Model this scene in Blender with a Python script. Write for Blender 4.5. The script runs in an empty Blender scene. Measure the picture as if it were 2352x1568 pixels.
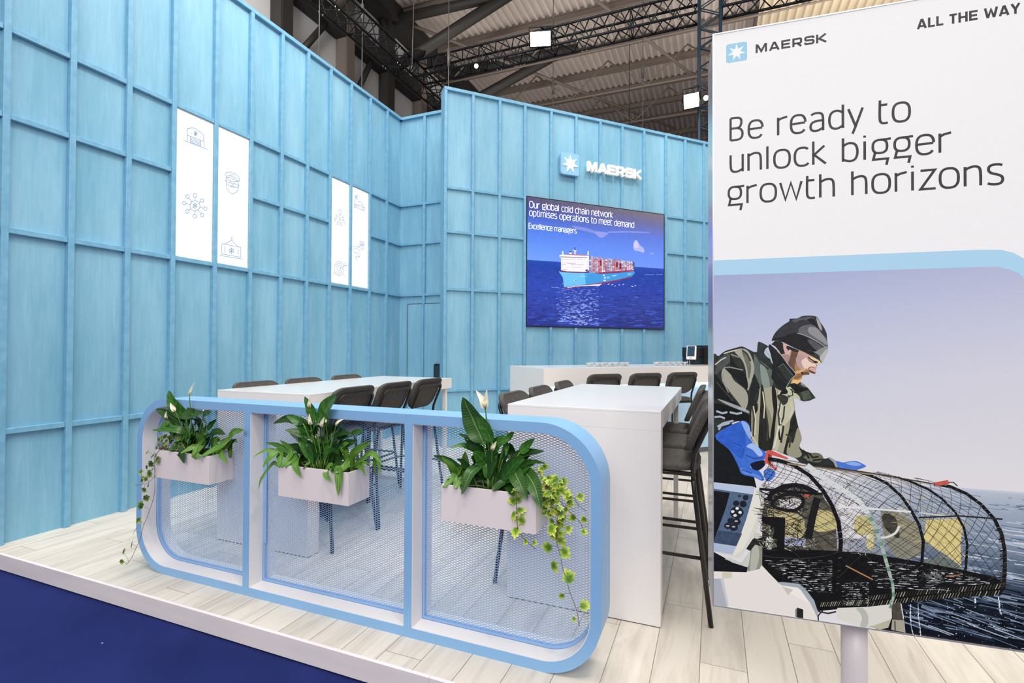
import bpy, bmesh, math, random
from mathutils import Vector, Matrix
PI = math.pi
C = bpy.context.scene.collection
sc = bpy.context.scene
random.seed(7)

# ------------------------------------------------------------------ camera, world, exposure, lights
def camera():
    cd = bpy.data.cameras.new('camera'); co = bpy.data.objects.new('camera', cd); C.objects.link(co)
    yaw, pitch, roll = math.radians(21.907), math.radians(0.648), math.radians(0.245)
    cd.sensor_width = 36.0; cd.sensor_fit = 'HORIZONTAL'; cd.lens = 36.0 * 1154.7 / 2352.0
    cd.clip_start = 0.05; cd.clip_end = 200
    fw = Vector((-math.sin(yaw) * math.cos(pitch), math.cos(yaw) * math.cos(pitch), math.sin(pitch)))
    r = Vector((math.cos(yaw), math.sin(yaw), 0)); u = r.cross(fw)
    R = math.cos(roll) * r + math.sin(roll) * u; U = math.cos(roll) * u - math.sin(roll) * r
    m = Matrix((R, U, -fw)).transposed().to_4x4(); m.translation = Vector((0, 0, 1.415))
    co.matrix_world = m
    sc.camera = co
camera()
w = bpy.data.worlds.new('hall_air'); sc.world = w; w.use_nodes = True
w.node_tree.nodes['Background'].inputs[0].default_value = (1.0, 0.97, 0.93, 1)
w.node_tree.nodes['Background'].inputs[1].default_value = 0.48
sc.view_settings.view_transform = 'Standard'
sc.view_settings.look = 'None'
sc.view_settings.exposure = 0.0
sc.view_settings.gamma = 1.0

def area(name, loc, target, size, power, col=(1, 0.96, 0.9), sy=None, spread=PI):
    l = bpy.data.lights.new(name, 'AREA'); l.energy = power; l.color = col
    l.size = size
    if sy: l.shape = 'RECTANGLE'; l.size_y = sy
    l.spread = spread
    o = bpy.data.objects.new(name, l); C.objects.link(o); o.location = loc
    o.rotation_euler = (Vector(target) - Vector(loc)).to_track_quat('-Z', 'Y').to_euler()
    return o
def spot(name, loc, target, power, deg, blend=0.6, col=(1, 0.96, 0.9), rad=0.08):
    l = bpy.data.lights.new(name, 'SPOT'); l.energy = power; l.color = col
    l.spot_size = math.radians(deg); l.spot_blend = blend; l.shadow_soft_size = rad
    o = bpy.data.objects.new(name, l); C.objects.link(o); o.location = loc
    o.rotation_euler = (Vector(target) - Vector(loc)).to_track_quat('-Z', 'Y').to_euler()
    return o
area('hall_ceiling_light', (-1.0, 3.0, 9.5), (-1.0, 3.0, 0), 9, 930, (1, 0.95, 0.89), 9)
area('hall_front_light', (1.5, -6.0, 6.5), (-2.0, 5.0, 1.5), 7, 560, (1, 0.96, 0.92), 4)
area('added_roof_fill', (-3.0, 15.0, 9.0), (-3.0, 16.0, 11.5), 11, 240, (1, 0.94, 0.88), 7)  # added without a fixture, stands for hall bounce and brightens the roof
area('added_side_wall_fill', (-7.0, 4.5, 8.2), (-9.2, 12.5, 9.3), 1.6, 260, (1, 0.97, 0.94), 1.0)  # lamp with no fixture, added to lift the pale hall wall panels
# truss floods washing the walls
for (x, y) in ((-1.9, 2.6), (-1.9, 4.3)):
    spot('flood_beam', (x, y, 7.0), (-4.67, y + 0.5, 3.9), 240, 78, 0.95)
spot('flood_beam', (0.3, 5.6, 7.0), (-1.2, 8.5, 4.3), 210, 64, 0.95)
spot('flood_beam', (-0.8, 4.2, 7.0), (-2.2, 7.4, 4.0), 70, 46, 0.95)
spot('flood_beam', (1.3, 6.8, 7.0), (0.1, 9.8, 4.3), 210, 62, 0.95)
spot('flood_beam', (1.2, 0.4, 6.5), (-0.8, 3.2, 0.5), 200, 62, 0.8)
spot('flood_beam', (-0.4, -0.6, 6.5), (-2.8, 2.4, 0.5), 190, 62, 0.8)

# ------------------------------------------------------------------ helpers
def lin(h):
    if isinstance(h, str):
        h = h.lstrip('#'); c = [int(h[i:i + 2], 16) / 255 for i in (0, 2, 4)]
    else: c = [x / 255 for x in h]
    return tuple((x / 12.92 if x <= 0.04045 else ((x + 0.055) / 1.055) ** 2.4) for x in c)
def mat(name, col, rough=0.5, metal=0.0, spec=0.5, emit=None, estr=1.0):
    m = bpy.data.materials.new(name); m.use_nodes = True
    b = m.node_tree.nodes['Principled BSDF']
    b.inputs['Base Color'].default_value = (*lin(col), 1); b.inputs['Roughness'].default_value = rough
    b.inputs['Metallic'].default_value = metal; b.inputs['Specular IOR Level'].default_value = spec
    if emit:
        b.inputs['Emission Color'].default_value = (*lin(emit), 1); b.inputs['Emission Strength'].default_value = estr
    return m
def nd(m, t, **kw):
    n = m.node_tree.nodes.new(t)
    for k, v in kw.items():
        if hasattr(n, k): setattr(n, k, v)
        else: n.inputs[k].default_value = v
    return n
def lk(m, a, b): m.node_tree.links.new(a, b)
def bsdf(m): return m.node_tree.nodes['Principled BSDF']
def varied(name, c1, c2, rough=0.5, scale=(1, 1, 1), nscale=4, detail=6, c3=None, bump=0, spec=0.5, pos=(0.3, 0.7), coord='Object', metal=0.0):
    """base colour that wanders between two tones (stain, weave, grain)"""
    m = mat(name, c1, rough, metal, spec)
    tc = nd(m, 'ShaderNodeTexCoord'); mp = nd(m, 'ShaderNodeMapping'); mp.inputs['Scale'].default_value = scale
    lk(m, tc.outputs[coord], mp.inputs['Vector'])
    nz = nd(m, 'ShaderNodeTexNoise', Scale=nscale, Detail=detail); lk(m, mp.outputs[0], nz.inputs['Vector'])
    cr = nd(m, 'ShaderNodeValToRGB'); e = cr.color_ramp.elements
    e[0].position, e[1].position = pos; e[0].color = (*lin(c1), 1); e[1].color = (*lin(c2), 1)
    if c3: x = cr.color_ramp.elements.new(sum(pos) / 2); x.color = (*lin(c3), 1)
    lk(m, nz.outputs[0], cr.inputs[0]); lk(m, cr.outputs[0], bsdf(m).inputs['Base Color'])
    if bump:
        bp = nd(m, 'ShaderNodeBump', Strength=bump, Distance=0.01); lk(m, nz.outputs[0], bp.inputs['Height'])
        lk(m, bp.outputs[0], bsdf(m).inputs['Normal'])
    return m

class MB:
    """collects shapes, builds ONE mesh object"""
    def __init__(s): s.v = []; s.f = []; s.mi = []; s.cm = 0; s.sm = []; s.smooth = False
    def add(s, vs, fs):
        b = len(s.v); s.v += [tuple(p) for p in vs]
        for f in fs: s.f.append([i + b for i in f]); s.mi.append(s.cm); s.sm.append(s.smooth)
    def box(s, a, b, M=None):
        x0, y0, z0 = a; x1, y1, z1 = b
        vs = [(x0, y0, z0), (x1, y0, z0), (x1, y1, z0), (x0, y1, z0), (x0, y0, z1), (x1, y0, z1), (x1, y1, z1), (x0, y1, z1)]
        if M: vs = [M @ Vector(p) for p in vs]
        s.add(vs, [(0, 3, 2, 1), (4, 5, 6, 7), (0, 1, 5, 4), (1, 2, 6, 5), (2, 3, 7, 6), (3, 0, 4, 7)]); return s
    def bbox(s, a, b, r=0.004, M=None):
        """box with chamfered edges"""
        bm = bmesh.new(); bmesh.ops.create_cube(bm, size=1)
        for v in bm.verts: v.co = Vector([(a[i] + b[i]) / 2 + v.co[i] * (b[i] - a[i]) for i in range(3)])
        bmesh.ops.bevel(bm, geom=bm.edges[:], offset=r, segments=2, profile=0.5, affect='EDGES')
        s.bm(bm, M); return s
    def bm(s, bm, M=None):
        bm.verts.index_update()
        s.add([(M @ v.co if M else v.co) for v in bm.verts], [[v.index for v in f.verts] for f in bm.faces]); bm.free()
    def prism(s, pts, fn, d0, d1):
        """2-D outline pts -> fn(u,v,d) extruded between depths"""
        n = len(pts); vs = [fn(u, v, d0) for u, v in pts] + [fn(u, v, d1) for u, v in pts]
        s.add(vs, [list(range(n))[::-1], list(range(n, 2 * n))] + [(i, (i + 1) % n, n + (i + 1) % n, n + i) for i in range(n)]); return s
    def tube(s, path, r, seg=8, caps=True):
        P = [Vector(p) for p in path]; n = len(P)
        if n < 2: return s
        rr = r if isinstance(r, (list, tuple)) else [r] * n
        vs = []; t = (P[1] - P[0]).normalized(); up = Vector((0, 0, 1)) if abs(t.z) < 0.9 else Vector((1, 0, 0))
        a = t.cross(up).normalized()
        for i in range(n):
            if 0 < i < n - 1: t = ((P[i] - P[i - 1]).normalized() + (P[i + 1] - P[i]).normalized())
            elif i == 0: t = P[1] - P[0]
            else: t = P[i] - P[i - 1]
            t = t.normalized() if t.length > 1e-9 else Vector((0, 0, 1))
            a = (a - t * a.dot(t)).normalized(); b = t.cross(a)
            for k in range(seg):
                th = 2 * PI * k / seg; vs.append(P[i] + (a * math.cos(th) + b * math.sin(th)) * rr[i])
        fs = [(i * seg + k, i * seg + (k + 1) % seg, (i + 1) * seg + (k + 1) % seg, (i + 1) * seg + k) for i in range(n - 1) for k in range(seg)]
        if caps: fs += [list(range(seg))[::-1], list(range((n - 1) * seg, n * seg))]
        o = s.smooth; s.smooth = True; s.add(vs, fs); s.smooth = o; return s
    def lathe(s, prof, c, seg=24):
        vs = []; n = len(prof)
        for r, z in prof:
            for k in range(seg):
                th = 2 * PI * k / seg; vs.append((c[0] + r * math.cos(th), c[1] + r * math.sin(th), c[2] + z))
        fs = [(i * seg + k, i * seg + (k + 1) % seg, (i + 1) * seg + (k + 1) % seg, (i + 1) * seg + k) for i in range(n - 1) for k in range(seg)]
        o = s.smooth; s.smooth = True; s.add(vs, fs); s.smooth = o
        s.add(vs[:seg], [list(range(seg))[::-1]]); s.add(vs[-seg:], [list(range(seg))]); return s
    def build(s, name, m, parent=None, loc=None, uv=None):
        me = bpy.data.meshes.new(name); me.from_pydata(s.v, [], s.f)
        for x in (m if isinstance(m, (list, tuple)) else [m]): me.materials.append(x)
        if any(s.mi): me.polygons.foreach_set('material_index', s.mi)
        if any(s.sm): me.polygons.foreach_set('use_smooth', s.sm)
        if uv:
            L = me.uv_layers.new(name='UVMap')
            for lp in me.loops: L.data[lp.index].uv = uv[lp.vertex_index]
        me.update()
        o = bpy.data.objects.new(name, me); C.objects.link(o)
        if parent: o.parent = parent
        if loc: o.location = loc
        return o
def tag(o, label, cat, group=None, kind=None):
    if label: o['label'] = label
    if cat: o['category'] = cat
    if group: o['group'] = group
    if kind: o['kind'] = kind
    return o
def thing(name, label, cat, loc=(0, 0, 0), rz=0, group=None):
    o = bpy.data.objects.new(name, None); C.objects.link(o); o.location = loc; o.rotation_euler = (0, 0, rz)
    o.empty_display_size = 0.1
    return tag(o, label, cat, group)
def struct(o, label=None, cat=None):
    o['kind'] = 'structure'
    return tag(o, label, cat)
def dup(root, loc, rz, label, group=None):
    r = root.copy(); C.objects.link(r); r.location = loc; r.rotation_euler = (0, 0, rz); r['label'] = label
    if group: r['group'] = group
    for ch in list(root.children):
        c = ch.copy(); C.objects.link(c); c.parent = r
        for g in list(ch.children):
            d = g.copy(); C.objects.link(d); d.parent = c
    return r
def rrect(x0, y0, x1, y1, r, n=6):
    """rounded rectangle outline, r scalar or (bl, br, tr, tl)"""
    R = r if isinstance(r, (tuple, list)) else (r,) * 4
    out = []
    for (cx, cy, a0, q) in ((x0 + R[0], y0 + R[0], PI, R[0]), (x1 - R[1], y0 + R[1], 1.5 * PI, R[1]), (x1 - R[2], y1 - R[2], 0, R[2]), (x0 + R[3], y1 - R[3], PI / 2, R[3])):
        if q <= 1e-6: out.append((cx, cy)); continue
        for k in range(n + 1):
            a = a0 + PI / 2 * k / n; out.append((cx + q * math.cos(a), cy + q * math.sin(a)))
    return out
def ring_prism(mb, outer, inner, fn, d0, d1):
    """frame between two outlines with equal point counts"""
    n = len(outer)
    vs = [fn(*p, d0) for p in outer] + [fn(*p, d0) for p in inner] + [fn(*p, d1) for p in outer] + [fn(*p, d1) for p in inner]
    fs = []
    for i in range(n):
        j = (i + 1) % n
        fs += [(i, n + i, n + j, j), (2 * n + i, 2 * n + j, 3 * n + j, 3 * n + i), (i, j, 2 * n + j, 2 * n + i), (n + i, 3 * n + i, 3 * n + j, n + j)]
    mb.add(vs, fs)

# ------------------------------------------------------------------ materials
def plywood():
    m = mat('blue_stained_plywood', '#86bbd8', 0.36, 0, 0.45)
    tc = nd(m, 'ShaderNodeTexCoord')
    mp = nd(m, 'ShaderNodeMapping'); mp.inputs['Scale'].default_value = (1.6, 1.6, 0.35); lk(m, tc.outputs['Object'], mp.inputs['Vector'])
    big = nd(m, 'ShaderNodeTexNoise', Scale=1.7, Detail=5, Roughness=0.62); lk(m, mp.outputs[0], big.inputs['Vector'])
    mp2 = nd(m, 'ShaderNodeMapping'); mp2.inputs['Scale'].default_value = (9, 9, 0.7); lk(m, tc.outputs['Object'], mp2.inputs['Vector'])
    gr = nd(m, 'ShaderNodeTexNoise', Scale=3.2, Detail=8, Roughness=0.7, Distortion=0.8); lk(m, mp2.outputs[0], gr.inputs['Vector'])
    mx = nd(m, 'ShaderNodeMath', operation='MULTIPLY_ADD'); mx.inputs[1].default_value = 0.36
    lk(m, gr.outputs[0], mx.inputs[0])
    sc2 = nd(m, 'ShaderNodeMath', operation='MULTIPLY'); sc2.inputs[1].default_value = 0.64; lk(m, big.outputs[0], sc2.inputs[0]); lk(m, sc2.outputs[0], mx.inputs[2])
    cr = nd(m, 'ShaderNodeValToRGB'); e = cr.color_ramp.elements
    e[0].position = 0.36; e[0].color = (*lin('#72abc6'), 1); e[1].position = 0.64; e[1].color = (*lin('#92c4dc'), 1)
    x = e.new(0.5); x.color = (*lin('#82b7d2'), 1)
    lk(m, mx.outputs[0], cr.inputs[0]); lk(m, cr.outputs[0], bsdf(m).inputs['Base Color'])
    bp = nd(m, 'ShaderNodeBump', Strength=0.16, Distance=0.012); lk(m, gr.outputs[0], bp.inputs['Height']); lk(m, bp.outputs[0], bsdf(m).inputs['Normal'])
    rr = nd(m, 'ShaderNodeMapRange'); rr.inputs[3].default_value = 0.30; rr.inputs[4].default_value = 0.48
    lk(m, big.outputs[0], rr.inputs[0]); lk(m, rr.outputs[0], bsdf(m).inputs['Roughness'])
    return m
M_PLY = plywood()
M_BAT = varied('blue_stained_batten', '#6aa5c6', '#7fb5d3', 0.42, (3, 3, 3), 5)  # stain darkened evenly to stand in for shade on the batten sides
M_WHITE = mat('white_laminate', '#efebea', 0.32, 0, 0.45)
M_WTOP = mat('white_gloss_laminate', '#f1efee', 0.16, 0, 0.5)
M_BLUE = mat('light_blue_lacquer', '#86b5e4', 0.38)
M_MESH = mat('blue_coated_steel', '#8fb6e6', 0.42, 0.0, 0.4)
M_BLACK = mat('black_powder_coat', '#1b1a19', 0.38, 0, 0.5)
M_DARK = mat('dark_seam', '#30302f', 0.8)
M_FELT = varied('charcoal_wool_felt', '#403f3e', '#73716f', 0.95, (1, 1, 1), 260, 3, '#565453', 0.25, 0.1)
M_CARPET = varied('navy_carpet', '#1b2559', '#232e69', 0.95, (1, 1, 1), 1.6, 8, None, 0.0, 0.1, (0.35, 0.65))
M_STEELD = mat('black_truss_steel', '#20242a', 0.45, 0.3)
M_TEAL = mat('teal_black_truss_steel', '#263c4e', 0.45, 0.2)
M_CHROME = mat('bright_steel', '#c9c9c9', 0.25, 0.9)
M_ALU = mat('silver_anodised_aluminium', '#cfcfd2', 0.28, 0.6)

def planks():
    m = mat('whitewashed_oak_laminate', '#d5cdc2', 0.42, 0, 0.4)
    tc = nd(m, 'ShaderNodeTexCoord')
    sx = nd(m, 'ShaderNodeSeparateXYZ'); lk(m, tc.outputs['Object'], sx.inputs[0])
    def mth(op, a, b=None, c=None):
        n = nd(m, 'ShaderNodeMath', operation=op)
        for i, v in enumerate((a, b, c)):
            if v is None: continue
            if isinstance(v, (int, float)): n.inputs[i].default_value = v
            else: lk(m, v, n.inputs[i])
        return n.outputs[0]
    W, Ln = 0.1945, 1.29
    px = mth('DIVIDE', mth('ADD', sx.outputs[0], 3.172 + 40 * W), W)
    ix = mth('FLOOR', px); fx = mth('FRACT', px)
    off = mth('FRACT', mth('MULTIPLY', ix, 0.377))
    py = mth('ADD', mth('DIVIDE', sx.outputs[1], Ln), off); fy = mth('FRACT', py); iy = mth('FLOOR', py)
    sxn = mth('LESS_THAN', mth('MINIMUM', fx, mth('SUBTRACT', 1.0, fx)), 0.009)
    syn = mth('LESS_THAN', mth('MINIMUM', fy, mth('SUBTRACT', 1.0, fy)), 0.0012)
    seam = mth('MAXIMUM', sxn, syn)
    cb = nd(m, 'ShaderNodeCombineXYZ'); lk(m, ix, cb.inputs[0]); lk(m, iy, cb.inputs[1])
    wn = nd(m, 'ShaderNodeTexWhiteNoise'); wn.noise_dimensions = '3D'; lk(m, cb.outputs[0], wn.inputs['Vector'])
    mp = nd(m, 'ShaderNodeMapping'); mp.inputs['Scale'].default_value = (9, 0.9, 1); lk(m, tc.outputs['Object'], mp.inputs['Vector'])
    vadd = nd(m, 'ShaderNodeVectorMath', operation='ADD'); lk(m, mp.outputs[0], vadd.inputs[0])
    vs = nd(m, 'ShaderNodeVectorMath', operation='SCALE'); vs.inputs['Scale'].default_value = 17; lk(m, wn.outputs['Color'], vs.inputs[0]); lk(m, vs.outputs[0], vadd.inputs[1])
    nz = nd(m, 'ShaderNodeTexNoise', Scale=1.3, Detail=8, Roughness=0.65, Distortion=0.9); lk(m, vadd.outputs[0], nz.inputs['Vector'])
    cr = nd(m, 'ShaderNodeValToRGB'); e = cr.color_ramp.elements
    e[0].position = 0.30; e[0].color = (*lin('#c6bcb1'), 1); e[1].position = 0.55; e[1].color = (*lin('#dfd8cd'), 1)
    lk(m, nz.outputs[0], cr.inputs[0])
    tint = nd(m, 'ShaderNodeMapRange'); tint.inputs[3].default_value = 0.93; tint.inputs[4].default_value = 1.02; lk(m, wn.outputs['Value'], tint.inputs[0])
    v2 = nd(m, 'ShaderNodeVectorMath', operation='SCALE'); lk(m, cr.outputs[0], v2.inputs[0]); lk(m, tint.outputs[0], v2.inputs['Scale'])
    mix = nd(m, 'ShaderNodeMix', data_type='RGBA'); lk(m, seam, mix.inputs[0]); lk(m, v2.outputs[0], mix.inputs[6]); mix.inputs[7].default_value = (*lin('#8d8379'), 1)
    lk(m, mix.outputs[2], bsdf(m).inputs['Base Color'])
    return m
M_FLOOR = planks()

# ------------------------------------------------------------------ the setting
XW, YR = -4.667, 6.80
H_W = 5.10
struct(MB().box((-4.9, 1.893, -0.09), (6.0, 14.0, 0.0)).build('floor', M_FLOOR), 'pale whitewashed oak plank floor of the raised stand', 'floor')
kb = MB(); kb.cm = 0
xs = [-4.9, -1.13, -0.83, 2.2, 6.0]
for a, b in zip(xs[:-1], xs[1:]): kb.bbox((a + 0.0006, 1.875, -0.098), (b - 0.0006, 1.893, 0.004), 0.0015)
M_KERB = varied('white_painted_kerb_board', '#e4dcdf', '#efe9ea', 0.5, (1, 1, 6), 2)
struct(kb.build('trim_1', M_KERB), 'white painted kerb board along the platform edge', 'kerb')
struct(MB().box((-30, -12, -0.2), (25, 60, -0.105)).build('ground', M_CARPET), 'navy blue carpet aisle in front of the platform', 'carpet')

STL = [1.955, 2.353, 2.761, 3.149, 3.574, 3.990, 4.405, 4.806, 5.203, 5.606, 6.023, 6.434]   # battens on the left wall (y)
RAILS = [0.80, 2.235, 3.05, 3.675]
SKIP_L = {(3, 2), (4, 2), (8, 2), (9, 2)}          # light panels replace the middle rail here
def wall(name, label, u_list, u0, u1, fn, has_rail, top_h=H_W, bw=0.042, dep=0.042, wallthick=0.12, holes=()):
    """batten-and-panel wall; fn(u, z, d): d grows out of the wall"""
    p = MB()
    def fbox(mb, ua, ub, za, zb, da, db):
        vs = [fn(ua, za, da), fn(ub, za, da), fn(ub, zb, da), fn(ua, zb, da), fn(ua, za, db), fn(ub, za, db), fn(ub, zb, db), fn(ua, zb, db)]
        mb.add(vs, [(0, 3, 2, 1), (4, 5, 6, 7), (0, 1, 5, 4), (1, 2, 6, 5), (2, 3, 7, 6), (3, 0, 4, 7)])
    fbox(p, u0, u1, 0, top_h - 0.03, -wallthick, 0)
    w_ = struct(p.build(name, M_PLY), label, 'wall')
    def batten(nm, *a):
        b = MB(); fbox(b, *a)
        bmx = bmesh.new(); me = bpy.data.meshes.new('t'); me.from_pydata(b.v, [], b.f); bmx.from_mesh(me); bpy.data.meshes.remove(me)
        bmesh.ops.recalc_face_normals(bmx, faces=bmx.faces[:])
        bmesh.ops.bevel(bmx, geom=bmx.edges[:], offset=0.0025, segments=1, affect='EDGES')
        q = MB(); q.bm(bmx); return q.build(nm, M_BAT, w_)
    batten('top_rail', u0, u1, top_h - 0.045, top_h, -wallthick, dep)
    for i, u in enumerate(u_list):
        zs = has_rail(i, 'v')
        for za, zb in zs: batten('upright_batten', u - bw / 2, u + bw / 2, za, zb, 0, dep)
    ed = [u0] + list(u_list) + [u1]
    for i in range(len(ed) - 1):
        ua = ed[i] + (bw / 2 if i > 0 else 0); ub = ed[i + 1] - (bw / 2 if i + 1 < len(ed) - 1 else 0)
        if ub - ua < 0.03: continue
        for j, z in enumerate(RAILS):
            if has_rail(i - 1, j): batten('cross_batten', ua, ub, z - 0.02, z + 0.02, 0, dep * 0.8)
    return w_
fL = lambda u, z, d: (XW + d - 0.034, u, z)
wall('wall_left', 'long light blue plywood batten wall with lit panels on the left', STL, 1.90, YR + 0.05, fL,
     lambda i, j: [(0, H_W - 0.045)] if j == 'v' else (i, j) not in SKIP_L)
fR = lambda u, z, d: (u, YR - d + 0.034, z)
wR = wall('wall_recess', 'short shaded blue plywood wall in the corner with a flush door', [-4.235], XW - 0.10, -2.95, fR,
     lambda i, j: [(2.09, H_W - 0.045)] if j == 'v' else j != 0)
S2 = math.sqrt(0.5)
P0 = Vector((-3.532, 6.187, 0))
fB = lambda u, z, d: (P0.x + S2 * u + S2 * (d - 0.034), P0.y + S2 * u - S2 * (d - 0.034), z)
STB = [0.022, 0.430, 0.845, 1.255, 1.700, 2.143, 2.590, 3.015, 3.456, 3.915, 4.336, 4.765, 5.19, 5.62, 6.05]
SCR = (1.278, 3.868, 1.725, 3.697)
def railB(i, j):
    if j == 'v':
        return [(0, SCR[2]), (SCR[3], H_W - 0.045)] if 4 <= i <= 8 else [(0, H_W - 0.045)]
    if 3 <= i <= 8: return False
    return True
wB = wall('wall_back', 'blue plywood batten wall carrying the video screen', STB, 0.0, 6.4, fB, railB, wallthick=0.14)

# flush door in the recess wall
dm = MB()
door = struct(MB().box((-4.523, YR - 0.003, 0.005), (-3.62, YR + 0.02, 2.088)).build('door_1', M_PLY), 'flush blue plywood door set into the recess wall', 'door')
MB().box((-4.256, YR - 0.034, 0.005), (-4.214, YR - 0.003, 2.088)).build('batten', M_BAT, door)
for a, b in (((-4.529, 0, 2.092), None), ((-4.529, 0, 0), None)):
    pass
gp = MB(); gp.box((-4.531, YR - 0.0045, 0), (-4.523, YR - 0.0005, 2.096)); gp.box((-4.531, YR - 0.0045, 2.088), (-3.62, YR - 0.0005, 2.096))
gp.build('door_gap', M_DARK, door)
hp = MB(); hp.prism(rrect(-4.016, 0.90, -3.90, 1.154, 0.03), lambda u, v, d: (u, d, v), YR - 0.05, YR - 0.002)
hq = hp.build('lock_plate', mat('black_plastic', '#161b22', 0.35), door)
MB().prism(rrect(-3.998, 0.92, -3.92, 1.125, 0.012), lambda u, v, d: (u, d, v), YR - 0.053, YR - 0.049).build('keypad', mat('dark_slate_glass', '#2b3a46', 0.2), hq)
hq['label'] = 'black rounded lock plate at the edge of the door'
# ------------------------------------------------------------------ slatted fence divider with mesh bays
FX0, FX1, FH, FY0, FY1, YM = -3.430, -0.437, 1.085, 2.100, 2.285, 2.205
T = 0.047
fY = lambda u, v, d: (u, d, v)
fence = thing('mesh_divider', 'long light blue rounded divider with three mesh bays at the platform edge', 'divider', (-1.93, 2.19, 0))
def child_at(o, root):      # world-coordinates mesh -> child of an Empty placed elsewhere
    o.parent = root; o.matrix_parent_inverse = Matrix.Translation(-Vector(root.location)) if root.rotation_euler.z == 0 else root.matrix_basis.inverted()
    return o
NC = 32
RO = 0.27
fo = rrect(FX0, 0.0, FX1, FH, RO, NC); fi = rrect(FX0 + T, T, FX1 - T, FH - T, RO - T, NC)
fr = MB(); fr.smooth = False; ring_prism(fr, fo, fi, fY, FY0, FY1)
fr_o = fr.build('frame', M_BLUE); child_at(fr_o, fence)
# white lining of the frame, both sides of the mesh
ln = MB(); e = 0.003
li = rrect(FX0 + T + e, T + e, FX1 - T - e, FH - T - e, RO - T - e, NC)
ring_prism(ln, fi, li, fY, FY0 + 0.003, YM - 0.012); ring_prism(ln, fi, li, fY, YM + 0.012, FY1 - 0.003)
child_at(ln.build('white_lining', M_WHITE), fence)['label'] = 'white inner lining of the frame'
SX = [(-2.4925, -2.4470), (-1.4095, -1.3665)]
for a, b in SX:
    st = MB(); st.box((a, FY0 - 0.0008, T), (b, FY1, FH - T)); so = st.build('upright', M_BLUE); child_at(so, fence)
    l2 = MB()
    for y0, y1 in ((FY0 + 0.003, YM - 0.012), (YM + 0.012, FY1 - 0.003)):
        l2.box((a - e, y0, T + e), (a, y1, FH - T - e)); l2.box((b, y0, T + e), (b + e, y1, FH - T - e))
    lo = l2.build('upright_lining', M_WHITE); lo.parent = so
BAYS = [(FX0 + T, SX[0][0]), (SX[0][1], SX[1][0]), (SX[1][1], FX1 - T)]
def mesh_bay(x0, x1, rl, rr_):
    """expanded-metal sheet clipped to a bay with rounded outer corners"""
    z0, z1 = T + e, FH - T - e; mb = MB()
    LW, SW = 0.0300, 0.0120        # diamond width / height
    r_ = RO - T
    def inside(x, z):
        if rl and x < x0 + r_:
            if z < z0 + r_: return (x - x0 - r_) ** 2 + (z - z0 - r_) ** 2 < r_ * r_
            if z > z1 - r_: return (x - x0 - r_) ** 2 + (z - z1 + r_) ** 2 < r_ * r_
        if rr_ and x > x1 - r_:
            if z < z0 + r_: return (x - x1 + r_) ** 2 + (z - z0 - r_) ** 2 < r_ * r_
            if z > z1 - r_: return (x - x1 + r_) ** 2 + (z - z1 + r_) ** 2 < r_ * r_
        return x0 <= x <= x1 and z0 <= z <= z1
    nz = int((z1 - z0) / (SW / 2)) + 1; nx = int((x1 - x0) / (LW / 2)) + 1
    t = 0.00135; d = 0.0015; sub = 3
    for j in range(nz):
        zc = z0 + (j + 0.5) * SW / 2
        runs, run = [], []
        for i in range(nx * sub + 1):          # one zigzag strand per row; its tips meet the rows above and below
            ph = (i / sub + j) % 2; tri = 1 - 2 * ph if ph < 1 else 2 * ph - 3
            x = x0 + i * LW / 2 / sub; z = zc + tri * SW / 4 * 0.96
            if inside(x, z): run.append((x, z, tri))
            else:
                if len(run) > 1: runs.append(run)
                run = []
        if len(run) > 1: runs.append(run)
        for run in runs:
            vs = []
            for x, z, q in run:
                dy = d * q
                vs += [(x, YM + dy - t, z - t), (x, YM + dy - t * 0.2, z + t), (x, YM + dy + t, z - t * 0.6)]
            fs = []
            for i in range(len(run) - 1):
                a_ = 3 * i; b_ = a_ + 3
                fs += [(a_, b_, b_ + 1, a_ + 1), (a_ + 1, b_ + 1, b_ + 2, a_ + 2), (a_ + 2, b_ + 2, b_, a_)]
            mb.add(vs, fs)
    return mb
for k, (a, b) in enumerate(BAYS):
    mo = mesh_bay(a + 0.001, b - 0.001, k == 0, k == 2).build('mesh_sheet', M_MESH); child_at(mo, fence)
    mo['label'] = ['blue expanded metal sheet in the left bay', 'blue expanded metal sheet in the middle bay', 'blue expanded metal sheet in the right bay'][k]
    R_ = RO - T - e
    ou = rrect(a + e, T + e, b - e, FH - T - e, (R_ if k == 0 else 0.001, R_ if k == 2 else 0.001, R_ if k == 2 else 0.001, R_ if k == 0 else 0.001), NC)
    q = 0.013
    inn = rrect(a + e + q, T + e + q, b - e - q, FH - T - e - q, (R_ - q if k == 0 else 0.001, R_ - q if k == 2 else 0.001, R_ - q if k == 2 else 0.001, R_ - q if k == 0 else 0.001), NC)
    ed = MB(); ring_prism(ed, ou, inn, fY, YM - 0.010, YM + 0.010); eo = ed.build('sheet_edge', M_MESH); eo.parent = mo
tape = MB().box((-2.4432, YM - 0.013, 0.27), (-2.417, YM - 0.0105, 0.80)).build('mounting_strip', M_MESH); child_at(tape, fence)

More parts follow.
